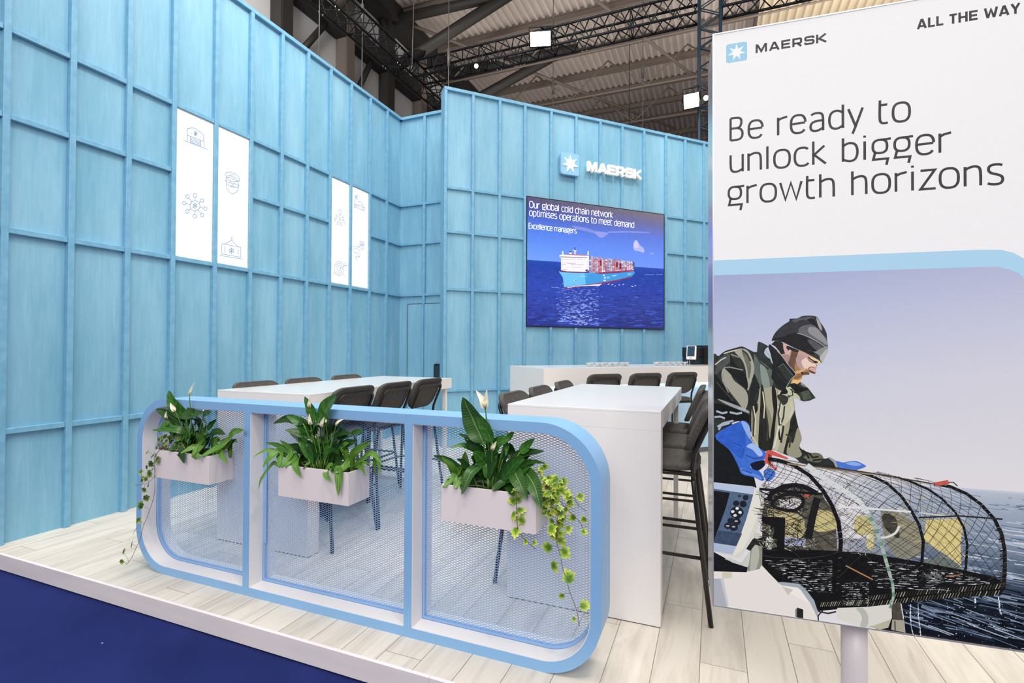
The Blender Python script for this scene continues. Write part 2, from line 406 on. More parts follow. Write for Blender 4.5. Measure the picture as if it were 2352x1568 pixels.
# ------------------------------------------------------------------ tables
def bar_table(label, x0, x1, y0, y1, h=1.093):
    t = thing('bar_table', label, 'table', ((x0 + x1) / 2, (y0 + y1) / 2, 0))
    child_at(MB().bbox((x0, y0, h - 0.012), (x1, y1, h), 0.0015).build('tabletop', M_WTOP), t)
    ap = MB(); k = 0.02
    ap.box((x0 + .0005, y0 + .0005, h - 0.1), (x1 - .0005, y0 + k, h - 0.012)); ap.box((x0 + .0005, y1 - k, h - 0.1), (x1 - .0005, y1 - .0005, h - 0.012))
    ap.box((x0 + .0005, y0 + k, h - 0.1), (x0 + k, y1 - k, h - 0.012)); ap.box((x1 - k, y0 + k, h - 0.1), (x1 - .0005, y1 - k, h - 0.012))
    ap.box((x0 + k, y0 + k, h - 0.1), (x1 - k, y1 - k, h - 0.094))
    child_at(ap.build('apron', M_WHITE), t)
    child_at(MB().bbox((x0 + 0.001, y0 + 0.001, 0.004), (x1 - 0.001, y0 + 0.10, h - 0.1003), 0.002).build('end_panel', M_WHITE), t)
    child_at(MB().box((x0 + 0.003, y0 + 0.004, 0), (x1 - 0.003, y0 + 0.097, 0.004)).build('shadow_gap', M_DARK), t)
    lg = MB(); s = 0.035; yb = y1 - 0.06
    lg.box((x0 + 0.02, yb - s, 0), (x0 + 0.02 + s, yb, h - 0.1)); lg.box((x1 - 0.02 - s, yb - s, 0), (x1 - 0.02, yb, h - 0.1)); lg.box((x0 + 0.02 + s, yb - s, 0), (x1 - 0.02 - s, yb, s))
    child_at(lg.build('frame_leg', M_WHITE), t)
    return t
bar_table('white high bar table nearest the tall poster light box', -1.090, -0.250, 2.649, 4.37)
bar_table('white high bar table beside the long blue wall on the left', -3.386, -2.520, 2.625, 4.60)

# ------------------------------------------------------------------ bar stools
def make_stool(label):
    t = thing('bar_stool', label, 'stool', group='grey felt bar stools')
    # seat: rounded pad, front at +y
    st = MB(); o = rrect(-0.215, -0.215, 0.215, 0.205, (0.13, 0.13, 0.09, 0.09), 8)
    lay = [(0.0, 0.93), (0.004, 0.985), (0.014, 1.0), (0.026, 1.0), (0.034, 0.98), (0.040, 0.93)]
    vs = []; n = len(o)
    for z, s in lay:
        for (x, y) in o: vs.append((x * s, y * s, 0.765 + z - 0.012 * (y / 0.21) ** 2 * (1 if y < 0 else -1) * 0))
    fs = [(i * n + k, i * n + (k + 1) % n, (i + 1) * n + (k + 1) % n, (i + 1) * n + k) for i in range(len(lay) - 1) for k in range(n)]
    fs += [list(range(n))[::-1], list(range((len(lay) - 1) * n, len(lay) * n))]
    st.smooth = True; st.add(vs, fs); st.build('seat', M_FELT, t)
    # backrest: curved padded shell, leaning back
    bk = MB(); bk.smooth = True
    zb, zt = 0.855, 1.125
    def surf(x, z, off):
        f = (z - zb) / (zt - zb)
        y = -0.140 - 0.125 * f + 0.35 * x * x            # wraps forward at the sides
        return (x, y - off, z)
    ol = rrect(-0.5, 0, 0.5, 1, (0.30, 0.30, 0.20, 0.20), 8)
    def wd(f): return 0.40 + 0.05 * f
    rings = []
    for off, s in ((0.0, 0.93), (-0.004, 0.98), (0.004, 1.0), (0.022, 1.0), (0.030, 0.98), (0.030, 0.93)):
        rings.append([surf(u * s * wd(v), zb + (0.5 + (v - 0.5) * s) * (zt - zb), off) for u, v in ol])
    n = len(ol); vs = [p for r in rings for p in r]
    fs = [(i * n + k, (i + 1) * n + k, (i + 1) * n + (k + 1) % n, i * n + (k + 1) % n) for i in range(len(rings) - 1) for k in range(n)]
    bk.add(vs, fs)
    # front and back faces: shrinking rings that follow the curve
    for off, flip in ((0.0, True), (0.030, False)):
        rr_ = [[surf(u * s * wd(v), zb + (0.5 + (v - 0.5) * s) * (zt - zb), off) for u, v in ol] for s in (0.93, 0.7, 0.45, 0.2)]
        vs = [p for r in rr_ for p in r] + [surf(0, (zb + zt) / 2, off)]
        fs = [(i * n + k, i * n + (k + 1) % n, (i + 1) * n + (k + 1) % n, (i + 1) * n + k) for i in range(3) for k in range(n)] + [(3 * n + k, 3 * n + (k + 1) % n, 4 * n) for k in range(n)]
        bk.add(vs, [f if not flip else f[::-1] for f in fs])
    bo = bk.build('backrest', M_FELT, t)
    for sx in (-1, 1):
        rv = MB(); p = surf(sx * 0.15, 0.885, -0.001); rv.tube([p, (p[0], p[1] + 0.003, p[2])], 0.006, 8)
        rv.build('rivet', M_BLACK, bo)
    r = 0.0125
    for sx in (-1, 1):
        fr_ = MB().tube([(sx * 0.246, 0.225, 0.0), (sx * 0.185, 0.155, 0.75)], r, 10); fr_.build('leg', M_BLACK, t)
        MB().tube([(sx * 0.246, -0.270, 0.0), (sx * 0.200, -0.190, 0.66), (sx * 0.194, -0.183, 0.72)], r, 10).build('leg', M_BLACK, t)
    bl = MB(); pts = [(-0.194, -0.183, 0.72), (-0.190, -0.180, 0.80), (-0.187, -0.190, 0.86)]
    for q in range(6):
        a = PI / 2 * q / 5; pts.append((-0.185 + 0.05 * (1 - math.cos(a)), -0.200 - 0.080 * (0.75 + 0.25 * math.sin(a)), 1.02 + 0.05 * math.sin(a)))
    pts += [(-p[0], p[1], p[2]) for p in pts[::-1]]
    bl.tube(pts, r * 0.9, 10); bl.build('back_loop', M_BLACK, t)
    sf = MB(); sf.tube([(-0.185, 0.155, 0.752), (-0.194, -0.183, 0.752)], r, 8); sf.tube([(0.185, 0.155, 0.752), (0.194, -0.183, 0.752)], r, 8); sf.tube([(-0.185, 0.155, 0.752), (0.185, 0.155, 0.752)], r, 8); sf.tube([(-0.194, -0.183, 0.752), (0.194, -0.183, 0.752)], r, 8)
    sf.build('seat_frame', M_BLACK, t)
    z = 0.33; q = 0.44
    xb = 0.246 - (0.246 - 0.2) * z / 0.66; xf = 0.246 - 0.077 * z / 0.75; yb = -0.27 + 0.08 * z / 0.66; yf = 0.225 - 0.07 * z / 0.75
    MB().tube([(-xb, yb, z), (-xf - .004, yf - 0.03, z), (-xf + 0.008, yf + 0.006, z), (-xf + 0.04, yf + 0.02, z), (xf - 0.04, yf + 0.02, z), (xf - 0.008, yf + 0.006, z), (xf + .004, yf - 0.03, z), (xb, yb, z)], 0.0095, 8).build('footrest', M_BLACK, t)
    return t
spots = [(-2.69, 2.99, PI / 2, 'grey felt stool on the open side of the left bar table, nearest the divider'),
         (-2.69, 3.505, PI / 2, 'grey felt stool on the open side of the left bar table, middle of three'),
         (-2.69, 4.02, PI / 2, 'grey felt stool on the open side of the left bar table, nearest the flush door'),
         (-3.25, 3.06, -PI / 2, 'grey felt stool between long blue wall and left bar table, nearest the divider'),
         (-3.25, 3.58, -PI / 2, 'grey felt stool between long blue wall and left bar table, middle of three'),
         (-3.25, 4.16, -PI / 2, 'grey felt stool between long blue wall and left bar table, farthest back'),
         (-0.955, 3.03, -PI / 2, 'grey felt stool at the left edge of the right bar table, nearest the divider'),
         (-0.955, 3.57, -PI / 2, 'grey felt stool at the left edge of the right bar table, middle of three'),
         (-0.955, 4.20, -PI / 2, 'grey felt stool at the left edge of the right bar table, nearest the counter'),
         (-0.285, 3.005, PI / 2, 'grey felt stool right of the right bar table, nearest, its foot below the poster corner'),
         (-0.30, 3.57, PI / 2, 'grey felt stool right of the right bar table, middle of the nested three'),
         (-0.345, 4.15, PI / 2, 'grey felt stool right of the right bar table, farthest of the nested three'),
         (-1.30, 5.75, PI / 4, 'grey felt stool with its back to us at the white counter, leftmost of three'),
         (-0.905, 6.15, PI / 4, 'grey felt stool with its back to us at the white counter, middle of three'),
         (-0.525, 6.60, PI / 4, 'grey felt stool with its back to us at the white counter, nearest the coffee machine')]
s0 = make_stool(spots[0][3]); s0.location = (spots[0][0], spots[0][1], 0); s0.rotation_euler = (0, 0, spots[0][2])
for x, y, rz, lb in spots[1:]: dup(s0, (x, y, 0), rz, lb)

# ------------------------------------------------------------------ bar counter
KC = Vector((-1.83, 5.54, 0))
fK = lambda u, v, d: (KC.x + S2 * u - S2 * v, KC.y + S2 * u + S2 * v, d)      # u along the front, v away from the viewer
ctr = thing('bar_counter', 'white counter with light blue perforated front below the video screen', 'counter', tuple(KC))
ZC = 1.17; UL = 3.6; VD = 0.95
def kbox(mb, u0, u1, v0, v1, z0, z1):
    mb.prism([(u0, v0), (u1, v0), (u1, v1), (u0, v1)], fK, z0, z1); return mb
child_at(kbox(MB(), 0.02, UL, 0.02, VD, ZC - 0.03, ZC - 0.001).build('worktop', M_WTOP), ctr)
child_at(kbox(MB(), 0.02, UL, 0.0, 0.02, 0.955, ZC).build('front_fascia', M_WHITE), ctr)
child_at(kbox(MB(), 0.0, 0.02, 0.0, VD + 0.05, 0.0, ZC).build('end_panel', M_WHITE), ctr)
def perforated():
    m = mat('light_blue_perforated_panel', '#a9cff0', 0.4)
    tc = nd(m, 'ShaderNodeTexCoord'); mp = nd(m, 'ShaderNodeMapping'); mp.inputs['Rotation'].default_value = (0, 0, -PI / 4); lk(m, tc.outputs['Object'], mp.inputs[0])
    vo = nd(m, 'ShaderNodeTexVoronoi', Scale=90.0, Randomness=0.0); lk(m, mp.outputs[0], vo.inputs['Vector'])
    cr = nd(m, 'ShaderNodeValToRGB'); e_ = cr.color_ramp.elements; e_[0].position = 0.36; e_[0].color = (*lin('#8fb9e0'), 1); e_[1].position = 0.42; e_[1].color = (*lin('#b9dbf5'), 1)
    lk(m, vo.outputs['Distance'], cr.inputs[0]); lk(m, cr.outputs[0], bsdf(m).inputs['Base Color'])
    return m
child_at(kbox(MB(), 0.02, UL, 0.06, 0.08, 0.07, 0.955).build('perforated_front', perforated()), ctr)
child_at(kbox(MB(), 0.02, UL, 0.09, 0.12, 0.0, 0.07).build('plinth', mat('grey_plinth', '#6d7377', 0.5)), ctr)
led = child_at(kbox(MB(), 0.03, UL - 0.02, 0.026, 0.045, 0.958, 0.964).build('light_strip', mat('led_strip', '#ffffff', 0.5, emit='#e6f2ff', estr=14)), ctr)
led['label'] = 'glowing white light strip under the fascia'
# glassware on the counter
gl = mat('clear_glass', '#f4f7f8', 0.05); bsdf(gl).inputs['Transmission Weight'].default_value = 0.55; bsdf(gl).inputs['Alpha'].default_value = 1
def make_cup(lb, grp):
    b = MB(); b.lathe([(0.020, 0), (0.022, 0.003), (0.010, 0.008), (0.009, 0.016), (0.016, 0.026), (0.030, 0.040), (0.040, 0.050), (0.041, 0.052), (0.038, 0.052), (0.028, 0.041), (0.012, 0.028), (0.002, 0.025)], (0, 0, 0), 20)
    return tag(b.build('coupe_glass', gl), lb, 'glass', grp)
rows = [(0.80, 1.38, 7, 'left'), (0.92, 1.42, 6, 'left'), (1.86, 2.34, 6, 'right'), (2.00, 2.36, 4, 'right')]
g0 = None
for vi, (ua, ub, n, side) in enumerate(rows):
    v = [0.30, 0.42, 0.30, 0.42][vi]
    for k in range(n):
        u = ua + (ub - ua) * k / (n - 1) + (0.012 if k % 2 else -0.008)
        u_ = u
        lb = 'small flared clear glass in the %s cluster on the white counter' % ('left-hand' if side == 'left' else 'right-hand')
        grp = 'flared glasses clustered %s on the counter' % ('below the screen middle' if side == 'left' else 'beside the coffee machine')
        if g0 is None: g0 = make_cup(lb, grp); o = g0
        else: o = g0.copy(); C.objects.link(o); o['label'] = lb; o['group'] = grp
        p = fK(u_, v, ZC - 0.001); o.location = p
# coffee machine with a tablet screen
def coffee():
    c = thing('coffee_machine', 'black coffee machine with white-framed touch screen on the counter end', 'coffee machine', fK(2.92, 0.60, ZC - 0.001), PI / 4)
    blk = mat('black_gloss_plastic', '#1c1b1c', 0.3); dk = mat('dark_teal_plastic', '#12262f', 0.35)
    MB().bbox((-0.12, -0.04, 0.11), (0.14, 0.26, 0.255), 0.008).build('body', blk, c)
    MB().bbox((-0.13, -0.03, 0.0), (0.14, 0.24, 0.11), 0.006).build('base', dk, c)
    MB().bbox((0.03, -0.12, 0.0), (0.40, 0.26, 0.246), 0.008).build('bean_housing', mat('brown_black_plastic', '#2e2a2a', 0.35), c)
    MB().bbox((0.01, -0.05, 0.246), (0.40, 0.25, 0.285), 0.005).build('lid', dk, c)
    M_ = Matrix.Translation((-0.23, -0.06, 0.165)) @ Matrix.Rotation(math.radians(-60), 4, 'Z') @ Matrix.Rotation(math.radians(-8), 4, 'X')
    s = MB(); s.bbox((-0.07, -0.02, -0.09), (0.07, 0.02, 0.115), 0.012, M_); so = s.build('touch_screen', M_WHITE, c)
    g = MB(); g.box((-0.052, -0.023, -0.045), (0.052, -0.0195, 0.105), M_); g.build('display', mat('display_glass', '#25455c', 0.1), so)
    MB().box((-0.02, -0.0215, -0.074), (0.02, -0.0195, -0.066), M_).build('badge', mat('grey_badge', '#9a9a9a', 0.4), so)
    tp = MB()
    for dx in (0, 0.035): tp.tube([(-0.30 + dx, -0.06, 0.0), (-0.30 + dx, -0.06, 0.06)], 0.004, 6)
    tp.build('steam_pipes', M_CHROME, c)
coffee()
# ------------------------------------------------------------------ exhibition hall: roof, steelwork, trusses, floodlights
M_ROOF = varied('grey_beige_corrugated_steel', '#b3a79f', '#c4b9b0', 0.6, (1, 0.15, 1), 0.6, 3)
M_BROWN = mat('brown_grey_steel', '#6f645c', 0.6)
M_DKSTEEL = mat('dark_grey_steel', '#2a2725', 0.6)
M_WIRE = mat('dull_steel_wire', '#7d7975', 0.5, 0.3)
M_PANEL = mat('pale_hall_wall_panel', '#c9c9c9', 0.7)
ZR = 11.5
rf = MB(); pitch = 0.22; x = -15.0; prof = []
while x < 9.0:
    prof += [(x, 0.0), (x + 0.07, 0.0), (x + 0.10, 0.07), (x + 0.19, 0.07)]; x += pitch
vs = [(px, 4.0, ZR + pz) for px, pz in prof] + [(px, 34.0, ZR + pz) for px, pz in prof]; n = len(prof)
rf.add(vs, [(i, n + i, n + i + 1, i + 1) for i in range(n - 1)])
struct(rf.build('ceiling', M_ROOF), 'high corrugated steel roof of the exhibition hall', 'roof')
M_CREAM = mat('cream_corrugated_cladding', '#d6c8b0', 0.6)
# cream cladding bay right of the tower
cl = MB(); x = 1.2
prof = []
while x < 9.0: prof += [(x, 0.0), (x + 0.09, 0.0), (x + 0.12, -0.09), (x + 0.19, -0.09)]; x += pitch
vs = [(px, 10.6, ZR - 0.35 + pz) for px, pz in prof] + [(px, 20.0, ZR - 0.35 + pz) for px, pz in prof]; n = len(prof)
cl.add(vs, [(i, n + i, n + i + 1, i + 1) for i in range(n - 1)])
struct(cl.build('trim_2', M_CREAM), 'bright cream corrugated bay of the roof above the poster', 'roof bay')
area('unseen_bay_uplight', (4.5, 14.0, 8.6), (4.5, 14.5, 11.5), 4, 260, (1, 0.93, 0.82), 4)  # unseen area light below the cream bay, aimed up to brighten it
def ibeam(mb, a, b, h=0.18, w_=0.09):
    a = Vector(a); b = Vector(b); t = (b - a).normalized(); s = t.cross(Vector((0, 0, 1))).normalized(); u = s.cross(t)
    for (ws, u0, u1) in ((w_, -h / 2, -h / 2 + 0.015), (w_, h / 2 - 0.015, h / 2), (0.014, -h / 2 + .015, h / 2 - .015)):
        vs = [p + s * sx * ws / 2 + u * uu for p in (a, b) for sx, uu in ((-1, u0), (1, u0), (1, u1), (-1, u1))]
        mb.add(vs, [(0, 1, 2, 3), (7, 6, 5, 4), (0, 4, 5, 1), (1, 5, 6, 2), (2, 6, 7, 3), (3, 7, 4, 0)])
PUR = [12.6, 14.6, 16.5, 18.0, 19.5, 21.0, 22.5, 24.3]
for i, y in enumerate(PUR):
    b = MB(); ibeam(b, (-14, y, ZR - 0.11), (8.5, y, ZR - 0.11), 0.2, 0.12)
    po = struct(b.build('ceiling_purlin', M_BROWN), 'brown steel purlin, number %s back from the truss, under the hall roof' % ['one', 'two', 'three', 'four', 'five', 'six', 'seven', 'eight'][i], 'purlin')
    # knee braces from purlin to the lattice below
# lattice trusses under the roof (thin rods)
def lattice(label, y, zt, zb, xs, r=0.03):
    b = MB(); b.tube([(xs[0], y, zb), (xs[-1], y, zb)], r, 6)
    for i in range(len(xs) - 1):
        xm = (xs[i] + xs[i + 1]) / 2
        b.tube([(xs[i], y, zt), (xm, y, zb)], r * 0.8, 6); b.tube([(xm, y, zb), (xs[i + 1], y, zt)], r * 0.8, 6)
    struct(b.build('ceiling_lattice', M_BROWN), label, 'roof lattice')
lattice('thin steel lattice under the roof just behind the black truss', 14.7, ZR - 0.2, ZR - 1.25, [-9.5 + 2.6 * i for i in range(7)])
lattice('thin steel lattice under the middle of the hall roof', 17.2, ZR - 0.2, ZR - 1.3, [-8.6 + 2.6 * i for i in range(6)])
lattice('thin steel lattice above the middle of the back wall', 19.8, ZR - 0.2, ZR - 1.3, [-9.4 + 2.6 * i for i in range(6)])
lattice('thin steel lattice low behind the top of the back wall', 22.4, ZR - 0.2, ZR - 1.3, [-8.2 + 2.6 * i for i in range(5)])
# sloping rods crossing the bays
sl = MB()
for (a, b_) in (((-8.5, 13.0, 11.2), (-1.5, 22.0, 10.6)), ((-3.5, 13.0, 11.2), (1.0, 21.5, 10.6)), ((-10, 16, 11.2), (-4, 24, 10.4))):
    r_ = MB().tube([a, b_], 0.05, 6); struct(r_.build('ceiling_rod', M_BROWN), None, None)

# hall side wall beyond the left wall: pale panels between dark posts and girders
XH = -9.2
struct(MB().box((XH - 0.15, 4.0, -0.105), (XH, 30.0, ZR)).build('wall_hall', M_PANEL), 'pale hall side wall high beyond the blue wall', 'wall')
hb = MB(); hb.box((XH + 0.02, 4.0, 7.92), (XH + 0.30, 30.0, 8.30)); struct(hb.build('trim_3', M_BROWN), 'brown lower girder along the hall side wall', 'girder')
hb = MB(); hb.box((XH + 0.02, 4.0, 9.45), (XH + 0.34, 30.0, 9.95)); struct(hb.build('trim_4', M_DKSTEEL), 'dark upper girder along the hall side wall', 'girder')
hb = MB(); hb.box((XH + 0.02, 4.0, 11.0), (XH + 0.6, 30.0, 11.45)); struct(hb.build('trim_5', M_DKSTEEL), 'dark eaves girder under the hall roof', 'girder')
for i, y in enumerate((6.0, 8.3, 10.4, 12.2, 14.0, 16.2, 18.5)):
    pb = MB(); pb.box((XH + 0.02, y, -0.105), (XH + 0.34, y + 0.34, 11.0)); pb.box((XH + 0.34, y + 0.02, -0.105), (XH + 0.36, y + 0.32, 11.0))
    struct(pb.build('hall_post', M_DKSTEEL if i % 2 else M_BROWN), None, None)
for i, (y, za, yb, zb_) in enumerate(((11.0, 8.3, 11.6, 9.45), (9.0, 8.3, 9.8, 9.45), (13.0, 9.95, 12.1, 11.0), (13.0, 9.95, 13.8, 11.0), (15.2, 8.3, 16.0, 9.45))):
    struct(MB().tube([(XH + 0.2, y, za), (XH + 0.2, yb, zb_)], 0.08, 6).build('hall_brace', M_DKSTEEL), None, None)
for (y, x1) in ((9.0, -5.6), (12.4, -5.2), (15.6, -4.6)):
    struct(MB().tube([(XH + 0.3, y, 9.6), (x1, y + 0.6, 11.4)], 0.16, 6).build('hall_knee', M_DKSTEEL), None, None)
    struct(MB().tube([(XH + 0.3, y, 11.1), (x1 + 0.4, y + 0.6, 11.35)], 0.14, 6).build('hall_rafter', M_DKSTEEL), None, None)
struct(MB().box((-30, 34, -0.1), (20, 34.2, ZR)).build('wall_far', M_PANEL), 'far wall of the exhibition hall', 'wall')

# box trusses
def box_truss(name, label, a, b, w_=0.39, h=0.39, bay=0.42, m=M_STEELD, rc=0.026, rl=0.012, vertical=False):
    a = Vector(a); b = Vector(b); t = (b - a); L = t.length; t.normalize()
    if vertical: s, u = Vector((1, 0, 0)), Vector((0, 1, 0))
    else: u = Vector((0, 0, 1)); s = t.cross(u)
    root = thing(name, label, 'truss', tuple(a))
    cs = [s * (i * w_ / 2) + u * (j * h / 2) for i, j in ((-1, -1), (1, -1), (1, 1), (-1, 1))]
    for c in cs: child_at(MB().tube([a + c, b + c], rc, 8).build('chord', m), root)
    n = max(2, round(L / bay)); lc = MB()
    for k in range(4):
        c0, c1 = cs[k], cs[(k + 1) % 4]
        for i in range(n):
            p, q = a + t * (L * i / n), a + t * (L * (i + 1) / n); mid = (p + q) / 2
            lc.tube([p + c0, mid + c1], rl, 5, False); lc.tube([mid + c1, q + c0], rl, 5, False)
            if i % 4 == 0: lc.tube([p + c0, p + c1], rl, 5, False)
    child_at(lc.build('lacing', m), root)
    cp = MB()                                     # bright coupler bolts at the section joints
    for i in range(1, int(L / 2.0) + 1):
        for c in cs:
            for dd in (-0.05, 0.05): cp.lathe([(0.014, -0.012), (0.014, 0.012)], tuple(a + t * (2.0 * i + dd) + c + Vector((0, 0, -rc - 0.012))), 6)
    bo = child_at(cp.build('coupler_bolts', M_CHROME), root); bo['kind'] = 'stuff'
    return root
box_truss('box_truss', 'black lattice box truss running back above the long left wall', (-6.80, 1.5, 8.03), (-6.80, 14.2, 8.03))
box_truss('box_truss', 'black lattice box truss crossing the hall above the back wall', (-6.59, 10.36, 8.03), (-0.30, 10.36, 8.03))
box_truss('box_truss', 'black lattice box truss continuing right of the tower above the poster', (0.15, 10.36, 8.03), (7.5, 10.36, 8.03))
box_truss('truss_tower', 'teal dark lattice tower rising behind the right end of the back wall', (-0.075, 10.36, -0.105), (-0.075, 10.36, 10.2), 0.38, 0.38, 0.38, M_TEAL, 0.03, 0.012, True)

def lamp_mat(name, e_, s): return mat(name, '#ffffff', 0.4, emit=e_, estr=s)
M_LAMP = lamp_mat('lit_flood_lens', '#fff4dc', 30)
M_LAMP2 = lamp_mat('lit_spot_lens', '#ffe6b8', 24)
def flood(label, c, target, hang, w_=0.42, h=0.26, up=0.25):
    c = Vector(c); t = thing('floodlight', label, 'floodlight', tuple(c))
    q = (Vector(target) - c).to_track_quat('-Z', 'Y'); M_ = q.to_matrix().to_4x4()
    MB().bbox((-w_ / 2 - 0.02, -h / 2 - 0.02, 0.0), (w_ / 2 + 0.02, h / 2 + 0.02, 0.09), 0.008, M_).build('housing', M_STEELD, t)
    MB().box((-w_ / 2, -h / 2, -0.004), (w_ / 2, h / 2, 0.001), M_).build('lens', M_LAMP, t)
    yk = MB(); yk.tube([M_ @ Vector((-w_ / 2 - .03, 0, .04)), M_ @ Vector((-w_ / 2 - .03, 0, .04)) + Vector((0, 0, up)), M_ @ Vector((w_ / 2 + .03, 0, .04)) + Vector((0, 0, up)), M_ @ Vector((w_ / 2 + .03, 0, .04))], 0.014, 6)
    top = M_ @ Vector((0, 0, .04)) + Vector((0, 0, up)); yk.tube([top, Vector(hang) - c], 0.02, 6)
    yk.build('yoke', M_STEELD, t); return t
flood('bright rectangular floodlight hanging on the black truss above the screen', (-3.38, 9.93, 7.88), (-1.5, 3, 2.5), (-3.38, 10.165, 8.225))
flood('bright rectangular floodlight low on the tower above the back wall corner', (-0.395, 9.93, 6.04), (-1.2, 2, 3.5), (-0.265, 10.17, 6.42), 0.26, 0.24)
flood('bright floodlight on the truss at the top of the long left wall', (-6.42, 6.95, 7.80), (-4.0, 1, 1.5), (-6.605, 6.95, 8.225), 0.40, 0.26)
def small_spot(label, c):
    c = Vector(c); t = thing('spotlight', label, 'spotlight', tuple(c))
    q = (Vector((-0.5, 0, 2)) - c).to_track_quat('-Z', 'Y'); M_ = q.to_matrix().to_4x4()
    b = MB(); b.tube([M_ @ Vector((0, 0, 0)), M_ @ Vector((0, 0, 0.16))], [0.06, 0.045], 12); b.build('can', M_STEELD, t)
    b = MB(); b.tube([M_ @ Vector((0, 0, -0.01)), M_ @ Vector((0, 0, 0.004))], 0.045, 12); b.build('lens', M_LAMP2, t)
    b = MB(); b.tube([M_ @ Vector((0, 0, .1)), M_ @ Vector((0, 0, 0.1)) + Vector((0, 0.06, 0.12))], 0.012, 6); b.build('clamp', M_STEELD, t)
small_spot('small warm spotlight under the crossing truss, left of the bright floodlight', (-4.93, 10.05, 7.69))
small_spot('small warm spotlight at the tower beside the low floodlight', (-0.14, 10.0, 6.08))
for lb, a, b_ in (('steel hoist wire dropping behind the long blue wall near the flood', (-6.75, 7.2, 11.52), (-6.75, 7.2, 6.0)),
                  ('steel hoist wire near the truss corner', (-6.9, 8.6, 11.52), (-6.9, 8.6, 6.0)),
                  ('steel hoist wire holding the crossing truss left of the back wall edge', (-5.55, 9.9, 11.52), (-5.55, 9.9, 5.0)),
                  ('sling wire rising from the truss corner', (-6.45, 9.8, 7.9), (-6.9, 10.6, 11.52)),
                  ('steel hoist wire above the middle of the back wall', (-3.9, 12.5, 11.52), (-3.9, 12.5, 5.5)),
                  ('dark hoist chain above the right part of the back wall', (-2.4, 15.5, 11.52), (-2.4, 15.5, 5.0)),
                  ('steel hoist wire left of the tower', (-1.55, 12.0, 11.52), (-1.55, 12.0, 5.0))):
    b = MB().tube([a, b_], 0.011, 5); b.tube([Vector(b_) + (Vector(a) - Vector(b_)) * 0.42, Vector(b_) + (Vector(a) - Vector(b_)) * 0.48], 0.035, 6)
    tag(b.build('hoist_wire', M_DKSTEEL if 'dark' in lb else M_WIRE), lb, 'hoist wire')
